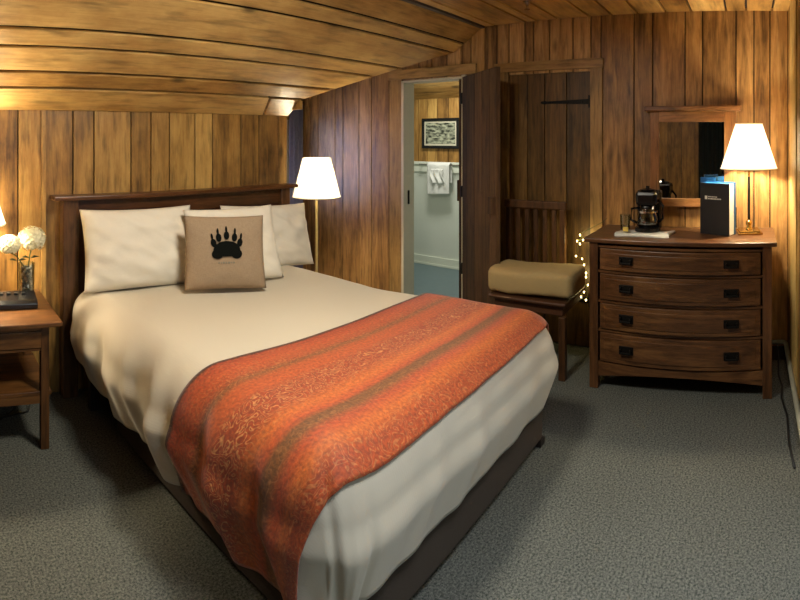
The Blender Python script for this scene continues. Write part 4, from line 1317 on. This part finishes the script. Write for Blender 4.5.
for y in (ta - .15, tb + .13): tb_.tube([(XB - .085, y, 1.215), (XB - .01, y, 1.215)], .007)
tag(tb_.build('towel_bar', M['chrome'], smooth=True, angle=.8), 'thin towel bar fixed below the white rail in the bathroom', 'towel bar')


def hang(u, v):
    L1 = .34; s = v
    yy = ta + (tb - ta) * u
    wv = .006 * math.sin(u * 9)
    if s < .5: return Vector((XB - .101 - .006 + wv - .01, yy, 1.225 - (L1 + .02 * (u)) * (1 - s / .5)))
    if s < .56: t = (s - .5) / .06 * PI; return Vector((XB - .085 - .022 * math.cos(t) * 1.0, yy, 1.225 + .012 * math.sin(t)))
    return Vector((XB - .063 + wv * .3, yy, 1.225 - .22 * (s - .56) / .44))


bt = MB().grid(hang, 16, 60).build('bath_towel', M['towel'], smooth=True, solid=.008)
tag(bt, 'white bath towel hanging over the bar in the bathroom', 'towel')


def fan(u, v):
    yy = ta + .06 + .17 * u + .02 * math.sin(v * 5); z = 1.17 - .17 * v
    return Vector((XB - .145 - .014 * math.sin(u * 4 * PI + v * 2), yy, z))


wc = MB().grid(fan, 30, 10).build('washcloth', M['towel'], smooth=True, solid=.006)
tag(wc, 'small pleated white washcloth pinned on the front of the bath towel', 'washcloth')

# sprinkler head on the flat ceiling
sx, sy = 3.06, 1.385
sk = thing('fire_sprinkler', (sx, sy, ZF), 'small chrome fire sprinkler head on the flat ceiling', 'sprinkler')
MB().lathe([(.001, ZF - .001), (.03, ZF - .001), (.03, ZF - .006), (.012, ZF - .010), (.010, ZF - .03), (.001, ZF - .031)], sx, sy, 20).build('escutcheon', M['chrome'], sk, smooth=True, angle=.6)
MB().lathe([(.001, ZF - .05), (.018, ZF - .05), (.018, ZF - .053), (.001, ZF - .053)], sx, sy, 16).build('deflector', M['chrome'], sk)
MB().tube([(sx - .01, sy, ZF - .03), (sx - .012, sy, ZF - .05)], .0025, 6).tube([(sx + .01, sy, ZF - .03), (sx + .012, sy, ZF - .05)], .0025, 6).build('yoke', M['chrome'], sk)

# dark curtained window on the west wall (seen in the mirror)
w3 = bpy.data.objects.new('window_3', None); C.objects.link(w3); struct(w3); w3.location = (XW, .35, .9)
m = MB().box(XW, XW + .03, -.35, -.29, .85, 2.05).box(XW, XW + .03, .80, .86, .85, 2.05).box(XW, XW + .03, -.29, .80, 1.99, 2.05).box(XW, XW + .03, -.29, .80, .85, .91)
m.build('window_frame', M['darkwood'], w3)
MB().box(XW + .002, XW + .006, -.29, .80, .91, 1.99).build('pane', M['screen'], w3)
cw = MB().grid(lambda u, v: Vector((XW + .06 + .018 * math.sin(u * 10 * PI), .46 + .40 * u, .3 + 1.75 * v)), 60, 3).build('curtain', M['dark_curtain'], smooth=True, solid=.004)
tag(cw, 'dark curtain reflected at the right of the dresser mirror', 'curtain')
